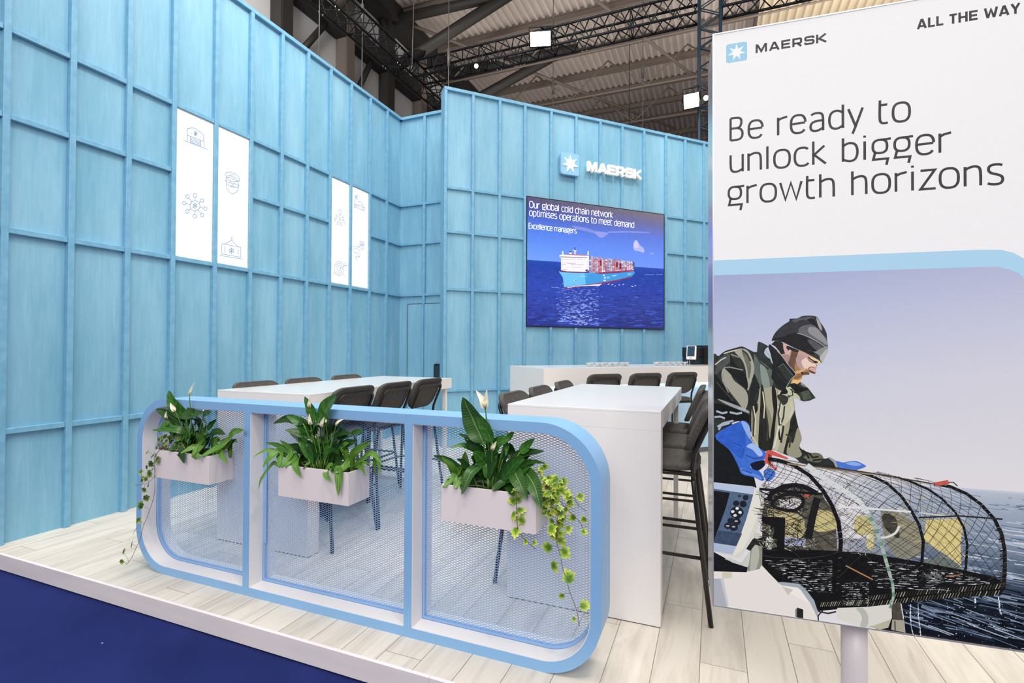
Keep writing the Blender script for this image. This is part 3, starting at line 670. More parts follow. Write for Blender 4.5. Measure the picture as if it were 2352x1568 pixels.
ICONS = {
'warehouse_icon': (0, [[3287,3370,3286,3495,3321,3517,3360,3530,3411,3516,3452,3499,3457,3377],[3246,3370,3495,3372],[3287,3434,3456,3438],[3319,3369,3319,3434],[3422,3372,3421,3437],[3319,3420,3422,3422],[3319,3406,3422,3407],[3319,3392,3422,3394],[3319,3378,3422,3380],[3321,3473,3322,3462],[3421,3473,3421,3462],[3369,3504,3370,3458],[3387,3499,3352,3463],[3387,3477,3352,3485],[3370,3467,3376,3465],[3370,3467,3364,3460],[3359,3470,3358,3462],[3359,3470,3351,3470],[3359,3484,3351,3478],[3359,3484,3357,3491],[3369,3495,3363,3497],[3369,3495,3376,3502],[3380,3492,3381,3500],[3380,3492,3388,3493],[3380,3478,3388,3484],[3380,3478,3382,3471]]),
'network_icon': (0, [[3422,2789,3419,2770,3408,2751,3391,2736,3372,2727,3352,2726,3336,2732,3325,2745,3321,2763,3325,2782,3335,2801,3351,2816,3371,2825,3390,2826,3407,2820,3418,2807,3422,2789],[3371,2805,3371,2747],[3393,2796,3349,2756],[3394,2767,3349,2785],[3371,2758,3379,2754],[3371,2758,3363,2750],[3358,2764,3356,2753],[3358,2764,3348,2764],[3358,2781,3348,2775],[3358,2781,3355,2791],[3371,2793,3363,2798],[3371,2793,3379,2802],[3384,2788,3386,2799],[3384,2788,3395,2788],[3385,2771,3395,2777],[3385,2771,3387,2761],[3387,2882,3385,2872,3379,2864,3370,2859,3362,2859,3355,2864,3353,2873,3355,2883,3361,2891,3370,2896,3378,2896,3384,2891,3387,2882],[3371,2826,3370,2860],[3461,2854,3459,2844,3452,2835,3444,2830,3435,2830,3429,2835,3426,2844,3428,2854,3435,2863,3443,2867,3452,2867,3458,2862,3461,2854],[3412,2817,3429,2834],[3495,2782,3492,2772,3486,2763,3477,2758,3468,2759,3462,2764,3459,2773,3462,2783,3468,2791,3477,2796,3486,2796,3492,2791,3495,2782],[3422,2777,3459,2777],[3463,2708,3460,2699,3454,2690,3445,2686,3437,2686,3430,2691,3428,2700,3430,2710,3436,2718,3445,2723,3454,2722,3460,2717,3463,2708],[3403,2745,3434,2715],[3387,2679,3385,2669,3379,2661,3370,2657,3362,2657,3356,2662,3353,2671,3355,2680,3361,2689,3370,2693,3378,2693,3385,2688,3387,2679],[3371,2726,3370,2692],[3312,2707,3310,2697,3304,2689,3296,2684,3287,2685,3281,2690,3279,2698,3281,2708,3287,2716,3295,2721,3303,2720,3309,2715,3312,2707],[3330,2736,3309,2716],[3280,2779,3278,2769,3272,2761,3264,2756,3256,2757,3250,2762,3248,2770,3250,2780,3256,2788,3264,2792,3272,2792,3278,2787,3280,2779],[3321,2775,3281,2775],[3312,2850,3310,2841,3304,2832,3296,2828,3288,2828,3282,2833,3279,2841,3282,2851,3287,2859,3296,2864,3304,2864,3310,2859,3312,2850],[3339,2806,3307,2836]]),
'captain_icon': (1, [[3691,3167,3688,3189,3706,3211,3744,3230,3803,3232,3850,3214,3862,3190,3858,3170,3837,3161],[3701,3171,3745,3190,3810,3188,3848,3173],[3701,3171,3726,3140,3778,3136,3840,3161,3848,3173],[3706,3161,3745,3169,3804,3167,3840,3161],[3702,3159,3704,3120],[3846,3164,3848,3123],[3691,3127,3733,3114,3758,3120,3778,3112,3804,3122,3858,3123,3838,3096,3798,3088,3774,3092,3746,3084,3710,3096,3691,3127],[3761,3121,3777,3109,3798,3125],[3702,3094,3714,3042,3747,3014,3775,3006,3825,3039,3845,3074,3848,3103],[3750,3078,3774,3085,3802,3077],[3757,3194,3763,3208,3781,3213,3789,3204],[3745,3132,3753,3131],[3801,3131,3809,3130]]),
'container_icon': (1, [[3664,2464,3886,2468,3884,2361,3663,2358,3664,2464],[3696,2444,3696,2379],[3852,2444,3853,2379],[3638,2340,3908,2344],[3695,2465,3775,2523,3848,2467],[3775,2523,3773,2532,3782,2542,3776,2551,3767,2542],[3773,2444,3774,2379],[3800,2433,3747,2391],[3800,2400,3746,2423],[3774,2392,3783,2387],[3774,2392,3764,2383],[3757,2399,3755,2388],[3757,2399,3745,2401],[3757,2419,3745,2413],[3757,2419,3755,2429],[3773,2431,3763,2437],[3773,2431,3783,2441],[3789,2425,3792,2436],[3789,2425,3802,2423],[3790,2405,3802,2411],[3790,2405,3792,2394]]),
'team_idea_icon': (2, [[5438,3238,5436,3224,5428,3211,5417,3202,5405,3199,5393,3202,5386,3211,5383,3224,5385,3239,5393,3251,5404,3260,5416,3264,5427,3260,5435,3251,5438,3238],[5401,3196,5401,3183,5421,3183,5421,3197],[5330,3175,5359,3178,5360,3151,5334,3147,5330,3175],[5392,3151,5421,3154,5421,3127,5395,3123,5392,3151],[5457,3175,5487,3177,5487,3150,5461,3146,5457,3175],[5306,3084,5306,3120,5333,3132,5369,3127,5373,3111],[5320,3115,5320,3084],[5358,3037,5357,3079,5376,3095,5402,3089,5406,3054],[5373,3071,5374,3044],[5413,3041,5412,3083,5432,3094,5455,3086,5455,3043],[5438,3081,5439,3041],[5441,3121,5487,3126,5509,3114,5510,3080],[5491,3110,5491,3082]]),
'target_icon': (2, [[5495,2478,5492,2453,5483,2428,5468,2406,5448,2388,5425,2376,5401,2369,5377,2369,5354,2375,5335,2388,5320,2405,5311,2427,5307,2451,5310,2476,5319,2500,5333,2522,5352,2540,5375,2553,5399,2560,5423,2560,5446,2554,5466,2542,5482,2525,5491,2503,5495,2478],[5465,2474,5463,2454,5455,2436,5443,2419,5428,2407,5410,2399,5392,2396,5374,2399,5358,2408,5346,2420,5339,2437,5336,2455,5338,2474,5345,2493,5357,2509,5372,2521,5390,2530,5408,2532,5426,2530,5442,2522,5454,2509,5462,2493,5465,2474],[5432,2469,5430,2455,5423,2442,5413,2433,5400,2428,5388,2429,5377,2436,5370,2446,5368,2460,5370,2474,5377,2486,5387,2496,5400,2500,5412,2499,5423,2493,5430,2483,5432,2469],[5400,2464,5548,2538],[5508,2517,5514,2544,5541,2560],[5520,2522,5545,2520,5561,2534],[5325,2403,5294,2366],[5479,2406,5510,2372]]),
'truck_icon': (3, [[5694,3474,5695,3380],[5694,3415,5921,3425],[5768,3473,5857,3480,5858,3425],[5858,3452,5887,3460,5909,3451,5923,3428,5923,3392],[5686,3370,5734,3373],[5779,3373,5925,3374],[5741,3398,5737,3388,5727,3379,5715,3376,5706,3379,5702,3388,5705,3399,5715,3407,5727,3410,5737,3407,5741,3398],[5787,3399,5784,3388,5774,3379,5762,3376,5752,3380,5748,3388,5751,3399,5761,3408,5773,3411,5783,3407,5787,3399],[5910,3404,5906,3392,5895,3383,5881,3380,5870,3383,5866,3393,5870,3404,5881,3414,5894,3417,5905,3414,5910,3404],[5705,3545,5771,3557,5772,3507,5750,3499,5738,3477,5727,3497,5706,3495,5705,3545],[5724,3453,5724,3441],[5760,3454,5760,3442],[5796,3455,5796,3445],[5826,3457,5826,3447],[5737,3540,5738,3507],[5756,3537,5719,3510],[5756,3520,5719,3527],[5737,3514,5744,3512],[5737,3514,5731,3508],[5726,3516,5725,3509],[5726,3516,5718,3515],[5726,3525,5718,3521],[5726,3525,5725,3531],[5737,3533,5731,3535],[5737,3533,5744,3539],[5748,3532,5750,3538],[5748,3532,5757,3532],[5748,3522,5757,3526],[5748,3522,5750,3516]]),
'call_pin_icon': (3, [[5677,2817,5677,2780,5715,2734,5768,2741,5795,2730,5799,2695,5778,2680],[5677,2817,5696,2827,5803,2823,5803,2838,5776,2847],[5696,2795,5785,2796,5822,2770,5831,2736,5826,2700,5778,2677],[5769,2688,5742,2691,5730,2672,5748,2655,5769,2663],[5820,2915,5916,2920,5913,2829,5885,2827,5869,2791,5854,2821,5821,2824,5820,2915],[5868,2905,5868,2843],[5903,2897,5833,2852],[5903,2865,5833,2883],[5868,2856,5881,2851],[5868,2856,5856,2846],[5847,2861,5844,2850],[5847,2861,5831,2862],[5847,2880,5831,2873],[5847,2880,5844,2890],[5868,2893,5855,2898],[5868,2893,5880,2903],[5889,2888,5892,2899],[5889,2888,5905,2887],[5889,2869,5905,2876],[5889,2869,5893,2859]]),
}

SCREEN_ART = [
('P','4fa5e0',[1836,2595,1941,2590,2110,2589,2290,2594,2474,2611,2562,2595,2924,2633,3242,2684,3258,2657,3186,2582,2980,2523,2706,2454,2317,2388,1925,2331,1912,2390,1905,2485,1874,2534,1841,2566]),
('P','69b9ea',[1836,2595,2110,2589,2290,2594,2317,2418,2110,2378,1933,2351,1915,2426,1904,2492,1871,2542]),
('P','3f93d6',[2474,2611,2562,2595,2924,2633,3242,2684,3254,2641,3186,2590,2925,2520,2492,2420,2317,2388,2299,2567]),
('P','8a2f55',[1925,2351,2317,2411,2706,2477,2980,2539,3195,2598,3167,2570,2925,2505,2670,2445,2317,2384,1925,2327]),
('P','d8dcf6',[1984,2354,2213,2391,2421,2416,2616,2442,2563,2401,2352,2393,2127,2370,1975,2338]),
('S','e6e8fa',8,[2724,2432,2760,2450]),
('S','e6e8fa',8,[2797,2429,2833,2446]),
('S','e6e8fa',8,[2934,2433,2962,2445]),
('S','e6e8fa',8,[3017,2448,3045,2460]),
('S','e6e8fa',8,[3186,2433,3228,2426]),
('S','e6e8fa',8,[3252,2440,3281,2446]),
('S','e6e8fa',8,[2851,2416,2879,2421]),
('P','7a3448',[1849,2602,1974,2599,2212,2607,2351,2634,2351,2616,2212,2589,1974,2583,1849,2584]),
('P','b02f3a',[2509,2629,2742,2640,3017,2673,3233,2705,3233,2684,3017,2654,2742,2622,2527,2599]),
('P','e9e4f2',[1868,2806,2368,2843,2373,2632,2307,2613,1974,2599,1869,2612]),
('P','f6f1f8',[1840,2845,1907,2856,2350,2871,2371,2867,2371,2831,2333,2822,1844,2804]),
('P','3c3a55',[1848,2822,1974,2828,2212,2840,2341,2847,2341,2838,2212,2830,1974,2818,1848,2812]),
('P','f2eef8',[1890,2910,1906,2912,1910,2850,1887,2848]),
('P','f2eef8',[2346,2946,2364,2948,2367,2885,2343,2883]),
('S','2a2540',14,[2114,2987,2114,2913]),
('S','efe8f2',22,[2114,2931,2117,2861]),
('S','efe8f2',40,[2036,2900,2036,2865]),
('S','40354e',40,[2036,2919,2036,2900]),
('S','c8606a',14,[1973,2864,2315,2875]),
('S','e8dfe8',14,[2083,2937,2143,2930]),
('S','8a87a8',9,[1890,2784,1900,2784]),
('S','8a87a8',9,[1916,2786,1926,2785]),
('S','8a87a8',9,[1941,2787,1951,2787]),
('S','8a87a8',9,[1967,2789,1977,2789]),
('S','8a87a8',9,[1993,2791,2003,2791]),
('S','8a87a8',9,[2019,2793,2029,2793]),
('S','8a87a8',9,[2045,2795,2055,2795]),
('S','8a87a8',9,[2071,2797,2081,2797]),
('S','8a87a8',9,[2097,2799,2107,2799]),
('S','8a87a8',9,[2123,2801,2133,2800]),
('S','8a87a8',9,[2149,2803,2159,2802]),
('S','8a87a8',9,[2175,2804,2185,2804]),
('S','8a87a8',9,[2201,2806,2212,2806]),
('S','8a87a8',9,[2228,2808,2238,2808]),
('S','8a87a8',9,[2254,2810,2265,2810]),
('S','8a87a8',9,[2281,2812,2291,2812]),
('S','8a87a8',9,[1890,2704,1900,2704]),
('S','8a87a8',9,[1907,2706,1917,2705]),
('S','8a87a8',9,[1924,2707,1934,2706]),
('S','8a87a8',9,[1940,2708,1951,2708]),
('S','8a87a8',9,[2041,2707,2052,2707]),
('S','8a87a8',9,[2058,2708,2069,2708]),
('S','8a87a8',9,[2075,2710,2086,2709]),
('S','8a87a8',9,[2092,2711,2103,2711]),
('S','8a87a8',9,[2109,2712,2120,2712]),
('S','8a87a8',9,[2126,2713,2137,2713]),
('S','8a87a8',9,[2143,2714,2154,2714]),
('S','8a87a8',9,[2161,2715,2171,2715]),
('S','8a87a8',9,[2178,2717,2188,2716]),
('S','8a87a8',9,[2195,2718,2205,2718]),
('S','8a87a8',9,[2212,2719,2222,2719]),
('S','8a87a8',9,[2229,2720,2240,2720]),
('S','8a87a8',9,[2246,2721,2257,2721]),
('S','8a87a8',9,[2264,2722,2274,2722]),
('S','8a87a8',9,[2075,2668,2086,2668]),
('S','8a87a8',9,[2103,2670,2113,2670]),
('S','8a87a8',9,[2130,2672,2140,2671]),
('S','8a87a8',9,[2157,2674,2168,2673]),
('S','8a87a8',9,[2185,2675,2195,2675]),
('S','8a87a8',9,[2212,2677,2222,2677]),
('S','8a87a8',9,[1891,2622,1901,2622]),
('S','8a87a8',9,[1910,2623,1920,2623]),
('S','8a87a8',9,[1930,2625,1940,2624]),
('S','8a87a8',9,[1949,2626,1959,2626]),
('S','6f6c92',16,[1979,2728,1987,2727]),
('S','6f6c92',16,[1998,2729,2006,2728]),
('S','6f6c92',16,[2016,2729,2024,2728]),
('S','6f6c92',16,[2035,2730,2043,2729]),
('S','6f6c92',16,[2053,2730,2062,2729]),
('S','6f6c92',16,[2072,2731,2080,2730]),
('S','6f6c92',16,[2091,2731,2099,2730]),
('S','6f6c92',16,[2109,2732,2118,2731]),
('P','35415f',[2302,2640,2325,2652,2356,2649,2361,2624,2333,2627,2313,2616]),
('P','8d89aa',[2376,2872,2407,2865,2407,2603,2377,2599]),
('P','6d7fb0',[2376,2872,2406,2871,2406,2847,2376,2846]),
('P','6d7fb0',[2376,2842,2406,2841,2406,2817,2376,2816]),
('P','d9d7e6',[2376,2811,2406,2810,2406,2786,2377,2786]),
('P','6d7fb0',[2377,2751,2406,2750,2406,2725,2377,2725]),
('P','e6e3ee',[2377,2720,2406,2719,2406,2695,2377,2695]),
('P','a09dbb',[2377,2690,2406,2689,2406,2665,2377,2664]),
('P','a09dbb',[2377,2630,2406,2628,2406,2604,2377,2604]),
('S','b5383f',9,[2408,2850,2408,2597]),
('P','b9b6cf',[2409,2872,2440,2866,2440,2607,2410,2603]),
('P','a09dbb',[2410,2753,2439,2752,2439,2728,2410,2727]),
('P','a09dbb',[2410,2693,2439,2692,2439,2668,2410,2667]),
('P','a09dbb',[2410,2663,2439,2662,2439,2638,2410,2638]),
('P','6d7fb0',[2410,2633,2439,2632,2439,2608,2410,2608]),
('S','b5383f',9,[2441,2850,2441,2601]),
('P','c3c0d4',[2442,2861,2473,2854,2473,2611,2443,2607]),
('P','a09dbb',[2442,2804,2472,2803,2472,2781,2442,2780]),
('P','7d7a9b',[2443,2720,2472,2719,2472,2696,2443,2696]),
('P','c8c5da',[2443,2692,2472,2691,2472,2668,2443,2668]),
('P','7d7a9b',[2443,2664,2472,2662,2473,2640,2443,2640]),
('P','c2403f',[2449,2861,2462,2862,2463,2620,2450,2620]),
('S','b5383f',9,[2474,2839,2474,2605]),
('P','9895b5',[2475,2865,2506,2858,2507,2615,2476,2611]),
('P','a09dbb',[2475,2865,2505,2864,2505,2841,2475,2841]),
('P','7d7a9b',[2475,2836,2505,2836,2505,2813,2476,2812]),
('P','c8c5da',[2476,2780,2505,2779,2505,2757,2476,2756]),
('S','b5383f',9,[2507,2843,2508,2609]),
('P','b9b6cf',[2509,2859,2539,2852,2540,2619,2509,2615]),
('P','6d7fb0',[2509,2832,2539,2831,2539,2810,2509,2809]),
('P','a09dbb',[2509,2724,2539,2723,2539,2701,2509,2700]),
('P','d9d7e6',[2509,2669,2539,2668,2539,2647,2509,2646]),
('P','a09dbb',[2509,2642,2539,2641,2539,2620,2509,2619]),
('S','b5383f',9,[2540,2837,2541,2613]),
('P','c3c0d4',[2542,2858,2573,2851,2573,2623,2543,2619]),
('P','a09dbb',[2542,2858,2572,2857,2572,2836,2542,2836]),
('P','c8c5da',[2542,2832,2572,2831,2572,2810,2542,2809]),
('P','b84a50',[2542,2805,2572,2804,2572,2783,2542,2783]),
('P','6d7fb0',[2542,2725,2572,2724,2572,2703,2542,2703]),
('P','6d7fb0',[2543,2672,2572,2671,2572,2650,2543,2650]),
('P','7d7a9b',[2543,2646,2572,2645,2573,2624,2543,2623]),
('P','c2403f',[2549,2859,2562,2860,2563,2633,2549,2632]),
('S','b5383f',9,[2574,2836,2574,2617]),
('P','a8a4c0',[2575,2859,2606,2853,2607,2627,2576,2623]),
('P','d9d7e6',[2575,2859,2605,2859,2606,2838,2576,2837]),
('P','6d7fb0',[2576,2833,2606,2832,2606,2812,2576,2811]),
('P','c8c5da',[2576,2807,2606,2806,2606,2785,2576,2785]),
('P','7d7a9b',[2576,2754,2606,2753,2606,2733,2576,2732]),
('P','d9d7e6',[2576,2728,2606,2727,2606,2706,2576,2706]),
('P','7d7a9b',[2576,2676,2606,2675,2606,2654,2576,2653]),
('P','c2403f',[2582,2860,2596,2861,2596,2637,2583,2636]),
('P','6d2730',[2576,2814,2609,2813,2609,2725,2576,2723]),
('S','b5383f',9,[2607,2837,2608,2621]),
('P','c3c0d4',[2609,2851,2640,2844,2641,2631,2610,2627]),
('P','a09dbb',[2609,2851,2639,2850,2639,2831,2609,2830]),
('P','e6e3ee',[2610,2652,2640,2651,2640,2631,2610,2631]),
('S','b5383f',9,[2641,2829,2642,2625]),
('P','9895b5',[2643,2853,2674,2846,2674,2635,2643,2631]),
('P','7d7a9b',[2643,2853,2673,2852,2673,2833,2643,2832]),
('P','b84a50',[2643,2779,2673,2778,2673,2759,2643,2758]),
('P','b84a50',[2643,2730,2673,2729,2673,2709,2643,2709]),
('P','e6e3ee',[2643,2656,2673,2655,2673,2635,2643,2635]),
('S','b5383f',9,[2675,2831,2675,2629]),
('P','9895b5',[2677,2859,2708,2852,2708,2639,2677,2635]),
('P','e6e3ee',[2677,2834,2707,2833,2707,2813,2677,2813]),
('P','b84a50',[2677,2809,2707,2808,2707,2789,2677,2788]),
('P','d9d7e6',[2677,2784,2707,2783,2707,2764,2677,2763]),
('P','7d7a9b',[2677,2735,2707,2734,2707,2714,2677,2714]),
('P','b84a50',[2677,2710,2707,2709,2707,2689,2677,2689]),
('P','6d7fb0',[2677,2685,2707,2684,2707,2664,2677,2664]),
('P','7d7a9b',[2677,2660,2707,2659,2707,2639,2677,2639]),
('S','b5383f',9,[2709,2837,2709,2633]),
('P','9895b5',[2710,2860,2742,2853,2742,2643,2711,2639]),
('P','a09dbb',[2710,2836,2741,2835,2741,2815,2711,2815]),
('P','a09dbb',[2711,2811,2741,2810,2741,2791,2711,2790]),
('P','6d7fb0',[2711,2713,2741,2712,2741,2693,2711,2692]),
('P','a09dbb',[2711,2688,2741,2687,2741,2668,2711,2668]),
('P','7d7a9b',[2711,2664,2741,2663,2741,2644,2711,2643]),
('S','b5383f',9,[2743,2838,2743,2637]),
('P','c3c0d4',[2744,2859,2776,2852,2776,2647,2745,2644]),
('P','6d7fb0',[2744,2835,2775,2834,2775,2815,2745,2815]),
('P','7d7a9b',[2745,2811,2775,2810,2775,2791,2745,2791]),
('P','a09dbb',[2745,2763,2775,2762,2775,2743,2745,2743]),
('P','7d7a9b',[2745,2715,2775,2714,2775,2695,2745,2695]),
('P','6d7fb0',[2745,2667,2775,2666,2775,2648,2745,2647]),
('S','b5383f',9,[2777,2837,2777,2641]),
('P','b9b6cf',[2779,2853,2810,2846,2811,2652,2779,2648]),
('P','c8c5da',[2779,2830,2809,2829,2809,2811,2779,2810]),
('P','a09dbb',[2779,2807,2809,2806,2809,2788,2779,2788]),
('P','7d7a9b',[2779,2762,2809,2761,2809,2743,2779,2742]),
('P','a09dbb',[2779,2739,2809,2738,2809,2720,2779,2719]),
('P','c8c5da',[2779,2670,2810,2669,2810,2651,2779,2651]),
('S','b5383f',9,[2811,2830,2811,2646]),
('P','8d89aa',[2813,2852,2844,2845,2845,2656,2813,2652]),
('P','7d7a9b',[2813,2830,2844,2829,2844,2811,2813,2811]),
('P','6d7fb0',[2813,2785,2844,2784,2844,2767,2813,2766]),
('P','b84a50',[2813,2763,2844,2762,2844,2745,2813,2744]),
('P','d9d7e6',[2813,2741,2844,2740,2844,2722,2813,2722]),
('P','a09dbb',[2813,2718,2844,2717,2844,2700,2813,2700]),
('S','b5383f',9,[2845,2830,2846,2650]),
('P','b9b6cf',[2847,2850,2879,2843,2879,2660,2848,2656]),
('P','b84a50',[2847,2850,2878,2849,2878,2833,2847,2832]),
('P','7d7a9b',[2847,2764,2878,2763,2878,2746,2847,2746]),
('P','c2403f',[2854,2851,2868,2852,2868,2670,2854,2669]),
('S','b5383f',9,[2880,2828,2880,2654]),
('P','b9b6cf',[2882,2855,2913,2848,2914,2664,2882,2660]),
('P','a09dbb',[2882,2855,2913,2854,2913,2837,2882,2836]),
('P','e6e3ee',[2882,2725,2913,2724,2913,2707,2882,2707]),
('P','6d7fb0',[2882,2703,2913,2702,2913,2685,2882,2685]),
('P','e6e3ee',[2882,2682,2913,2681,2913,2664,2882,2663]),
('P','c2403f',[2889,2855,2902,2856,2903,2674,2889,2673]),
('P','6d2730',[2882,2808,2916,2808,2917,2718,2882,2716]),
('S','b5383f',9,[2914,2832,2915,2658]),
('P','8d89aa',[2916,2855,2948,2848,2949,2668,2917,2664]),
('P','6d7fb0',[2916,2855,2947,2854,2947,2838,2916,2837]),
('P','c8c5da',[2916,2834,2947,2833,2947,2817,2916,2816]),
('P','a09dbb',[2916,2813,2947,2812,2947,2795,2916,2795]),
('P','c8c5da',[2916,2749,2947,2748,2947,2732,2916,2731]),
('P','6d7fb0',[2916,2728,2947,2727,2948,2710,2917,2710]),
('P','c8c5da',[2917,2685,2948,2684,2948,2668,2917,2667]),
('S','b5383f',9,[2949,2833,2949,2662]),
('P','b9b6cf',[2951,2840,2983,2833,2983,2672,2951,2668]),
('P','e6e3ee',[2951,2821,2982,2820,2982,2805,2951,2804]),
('P','a09dbb',[2951,2783,2982,2782,2982,2767,2951,2766]),
('P','7d7a9b',[2951,2764,2982,2763,2982,2748,2951,2747]),
('P','7d7a9b',[2951,2706,2982,2705,2982,2691,2951,2690]),
('P','c2403f',[2958,2840,2972,2841,2972,2682,2958,2681]),
('P','6d2730',[2951,2793,2986,2792,2986,2703,2951,2700]),
('S','b5383f',9,[2984,2817,2984,2666]),
('P','a8a4c0',[2986,2853,3018,2846,3018,2677,2986,2673]),
('P','d9d7e6',[2986,2833,3017,2832,3017,2817,2986,2816]),
('P','d9d7e6',[2986,2813,3017,2812,3017,2796,2986,2796]),
('P','6d7fb0',[2986,2773,3017,2772,3017,2756,2986,2756]),
('P','c8c5da',[2986,2753,3017,2752,3017,2736,2986,2736]),
('P','7d7a9b',[2986,2733,3017,2732,3017,2716,2986,2716]),
('P','b84a50',[2986,2713,3017,2712,3017,2696,2986,2696]),
('S','b5383f',9,[3019,2830,3019,2670]),
('P','b9b6cf',[3021,2845,3053,2838,3053,2681,3021,2677]),
('P','c8c5da',[3021,2826,3052,2825,3052,2811,3021,2810]),
('P','d9d7e6',[3021,2770,3052,2769,3052,2755,3021,2754]),
('P','b84a50',[3021,2733,3052,2732,3052,2717,3021,2717]),
('S','b5383f',9,[3054,2822,3054,2675]),
('P','a8a4c0',[3056,2843,3088,2836,3088,2685,3056,2681]),
('P','7d7a9b',[3056,2825,3087,2824,3087,2811,3056,2810]),
('P','e6e3ee',[3056,2771,3087,2770,3087,2756,3056,2756]),
('P','d9d7e6',[3056,2753,3087,2752,3087,2738,3056,2738]),
('P','6d7fb0',[3056,2735,3087,2734,3087,2720,3056,2720]),
('P','6d7fb0',[3056,2717,3087,2716,3087,2702,3056,2702]),
('P','b84a50',[3056,2699,3087,2698,3087,2684,3056,2684]),
('S','b5383f',9,[3089,2821,3089,2679]),
('P','b9b6cf',[3091,2845,3123,2838,3124,2689,3091,2685]),
('P','6d7fb0',[3091,2809,3122,2808,3122,2795,3091,2794]),
('P','b84a50',[3091,2774,3122,2773,3123,2759,3091,2759]),
('S','b5383f',9,[3124,2822,3125,2683]),
('P','c3c0d4',[3126,2838,3159,2831,3159,2694,3126,2690]),
('P','6d7fb0',[3126,2788,3158,2787,3158,2775,3126,2774]),
('P','c8c5da',[3126,2755,3158,2754,3158,2742,3126,2741]),
('P','d9d7e6',[3126,2722,3158,2721,3158,2709,3126,2708]),
('S','b5383f',9,[3160,2815,3160,2687]),
('P','c3c0d4',[3162,2834,3194,2827,3194,2698,3162,2694]),
('P','d9d7e6',[3162,2834,3193,2833,3193,2821,3162,2821]),
('P','a09dbb',[3162,2818,3193,2817,3193,2806,3162,2805]),
('P','a09dbb',[3162,2803,3193,2802,3193,2790,3162,2790]),
('P','b84a50',[3162,2787,3193,2786,3193,2775,3162,2774]),
('P','a09dbb',[3162,2709,3193,2708,3194,2697,3162,2696]),
('S','b5383f',9,[3195,2811,3195,2692]),
('P','8d89aa',[3197,2834,3230,2827,3230,2702,3197,2698]),
('P','e6e3ee',[3197,2819,3229,2818,3229,2807,3197,2806]),
('P','6d7fb0',[3197,2804,3229,2803,3229,2792,3197,2791]),
('P','7d7a9b',[3197,2789,3229,2788,3229,2777,3197,2776]),
('P','d9d7e6',[3197,2759,3229,2758,3229,2746,3197,2746]),
('P','c8c5da',[3197,2743,3229,2742,3229,2731,3197,2731]),
('P','e6e3ee',[3197,2713,3229,2712,3229,2701,3197,2700]),
('S','b5383f',9,[3231,2812,3231,2696]),
('P','3d4a75',[3204,2834,3238,2831,3246,2695,3227,2689,3214,2795]),
('S','e8f2fc',22,[2630,2575,2638,2577]),
('S','e8f2fc',22,[2642,2576,2650,2578]),
('S','e8f2fc',22,[2654,2577,2662,2579]),
('S','e8f2fc',22,[2648,2535,2656,2537]),
('S','e8f2fc',22,[2660,2536,2668,2538]),
('S','e8f2fc',22,[2672,2537,2680,2539]),
('S','e8f2fc',22,[2638,2493,2649,2496]),
('S','e8f2fc',22,[2654,2494,2665,2496]),
('S','e8f2fc',22,[2671,2495,2681,2497]),
('S','bfe0f6',26,[2702,2541,2709,2543]),
('S','bfe0f6',26,[2717,2544,2724,2546]),
('S','bfe0f6',26,[2731,2546,2738,2548]),
('S','bfe0f6',26,[2746,2548,2753,2550]),
('S','cfe4f8',10,[2800,2575,2888,2591]),
('S','d6ecfa',14,[3105,2621,3112,2623]),
('S','d6ecfa',14,[3118,2623,3125,2625]),
('S','d6ecfa',14,[3131,2625,3139,2627]),
('S','d6ecfa',14,[3144,2627,3152,2629]),
('S','d6ecfa',14,[3157,2629,3165,2631]),
('S','d6ecfa',14,[3171,2631,3178,2633]),
('S','d6ecfa',10,[2213,2538,2219,2539]),
('S','d6ecfa',10,[2225,2539,2232,2539]),
('S','d6ecfa',10,[2237,2540,2244,2540]),
('S','d6ecfa',10,[2250,2540,2257,2541]),
('S','d6ecfa',10,[2262,2541,2269,2542]),
('S','d6ecfa',10,[2275,2542,2282,2542]),
('S','d6ecfa',10,[2287,2543,2294,2543]),
('S','d6ecfa',10,[2300,2543,2307,2544]),
('S','d6ecfa',10,[2312,2544,2319,2545]),
('S','d6ecfa',10,[2325,2545,2332,2545]),
('P','cdeaf9',[2090,2473,2148,2472,2144,2454,2110,2449]),
('P','26506f',[2110,2470,2144,2467,2137,2455,2114,2454]),
('C','a9aee6',[3232,3150,3260,3195,3299,3203,3327,3166,3366,3122,3424,3087,3453,3042,3434,3004,3337,3021,3251,3030,3226,3079]),
('C','c3c0ea',[3245,3151,3280,3190,3314,3157,3333,3087,3280,3067,3238,3095]),
('C','8b9fe4',[3570,3019,3639,3013,3629,2987,3580,2993]),
('C','7f8ad2',[2073,3318,2314,3312,2525,3272,2740,3269,2668,3224,2587,3179,2525,3226,2314,3259,2142,3280]),
('C','8f94da',[2472,3267,2722,3267,2596,3179]),
('C','7d8ddb',[2740,3292,3109,3338,3530,3358,3520,3342,3109,3311,2758,3274]),
('S','93a6e6',6,[1597,2163,1613,2162]),
('S','93a6e6',6,[1694,2339,1825,2337]),
('S','93a6e6',6,[2599,2243,2617,2240]),
('S','93a6e6',6,[2608,2236,2599,2224]),
('S','93a6e6',6,[3243,2256,3319,2248]),
('S','93a6e6',6,[3454,2634,3649,2649]),
('S','93a6e6',6,[3689,2651,3828,2663]),
]
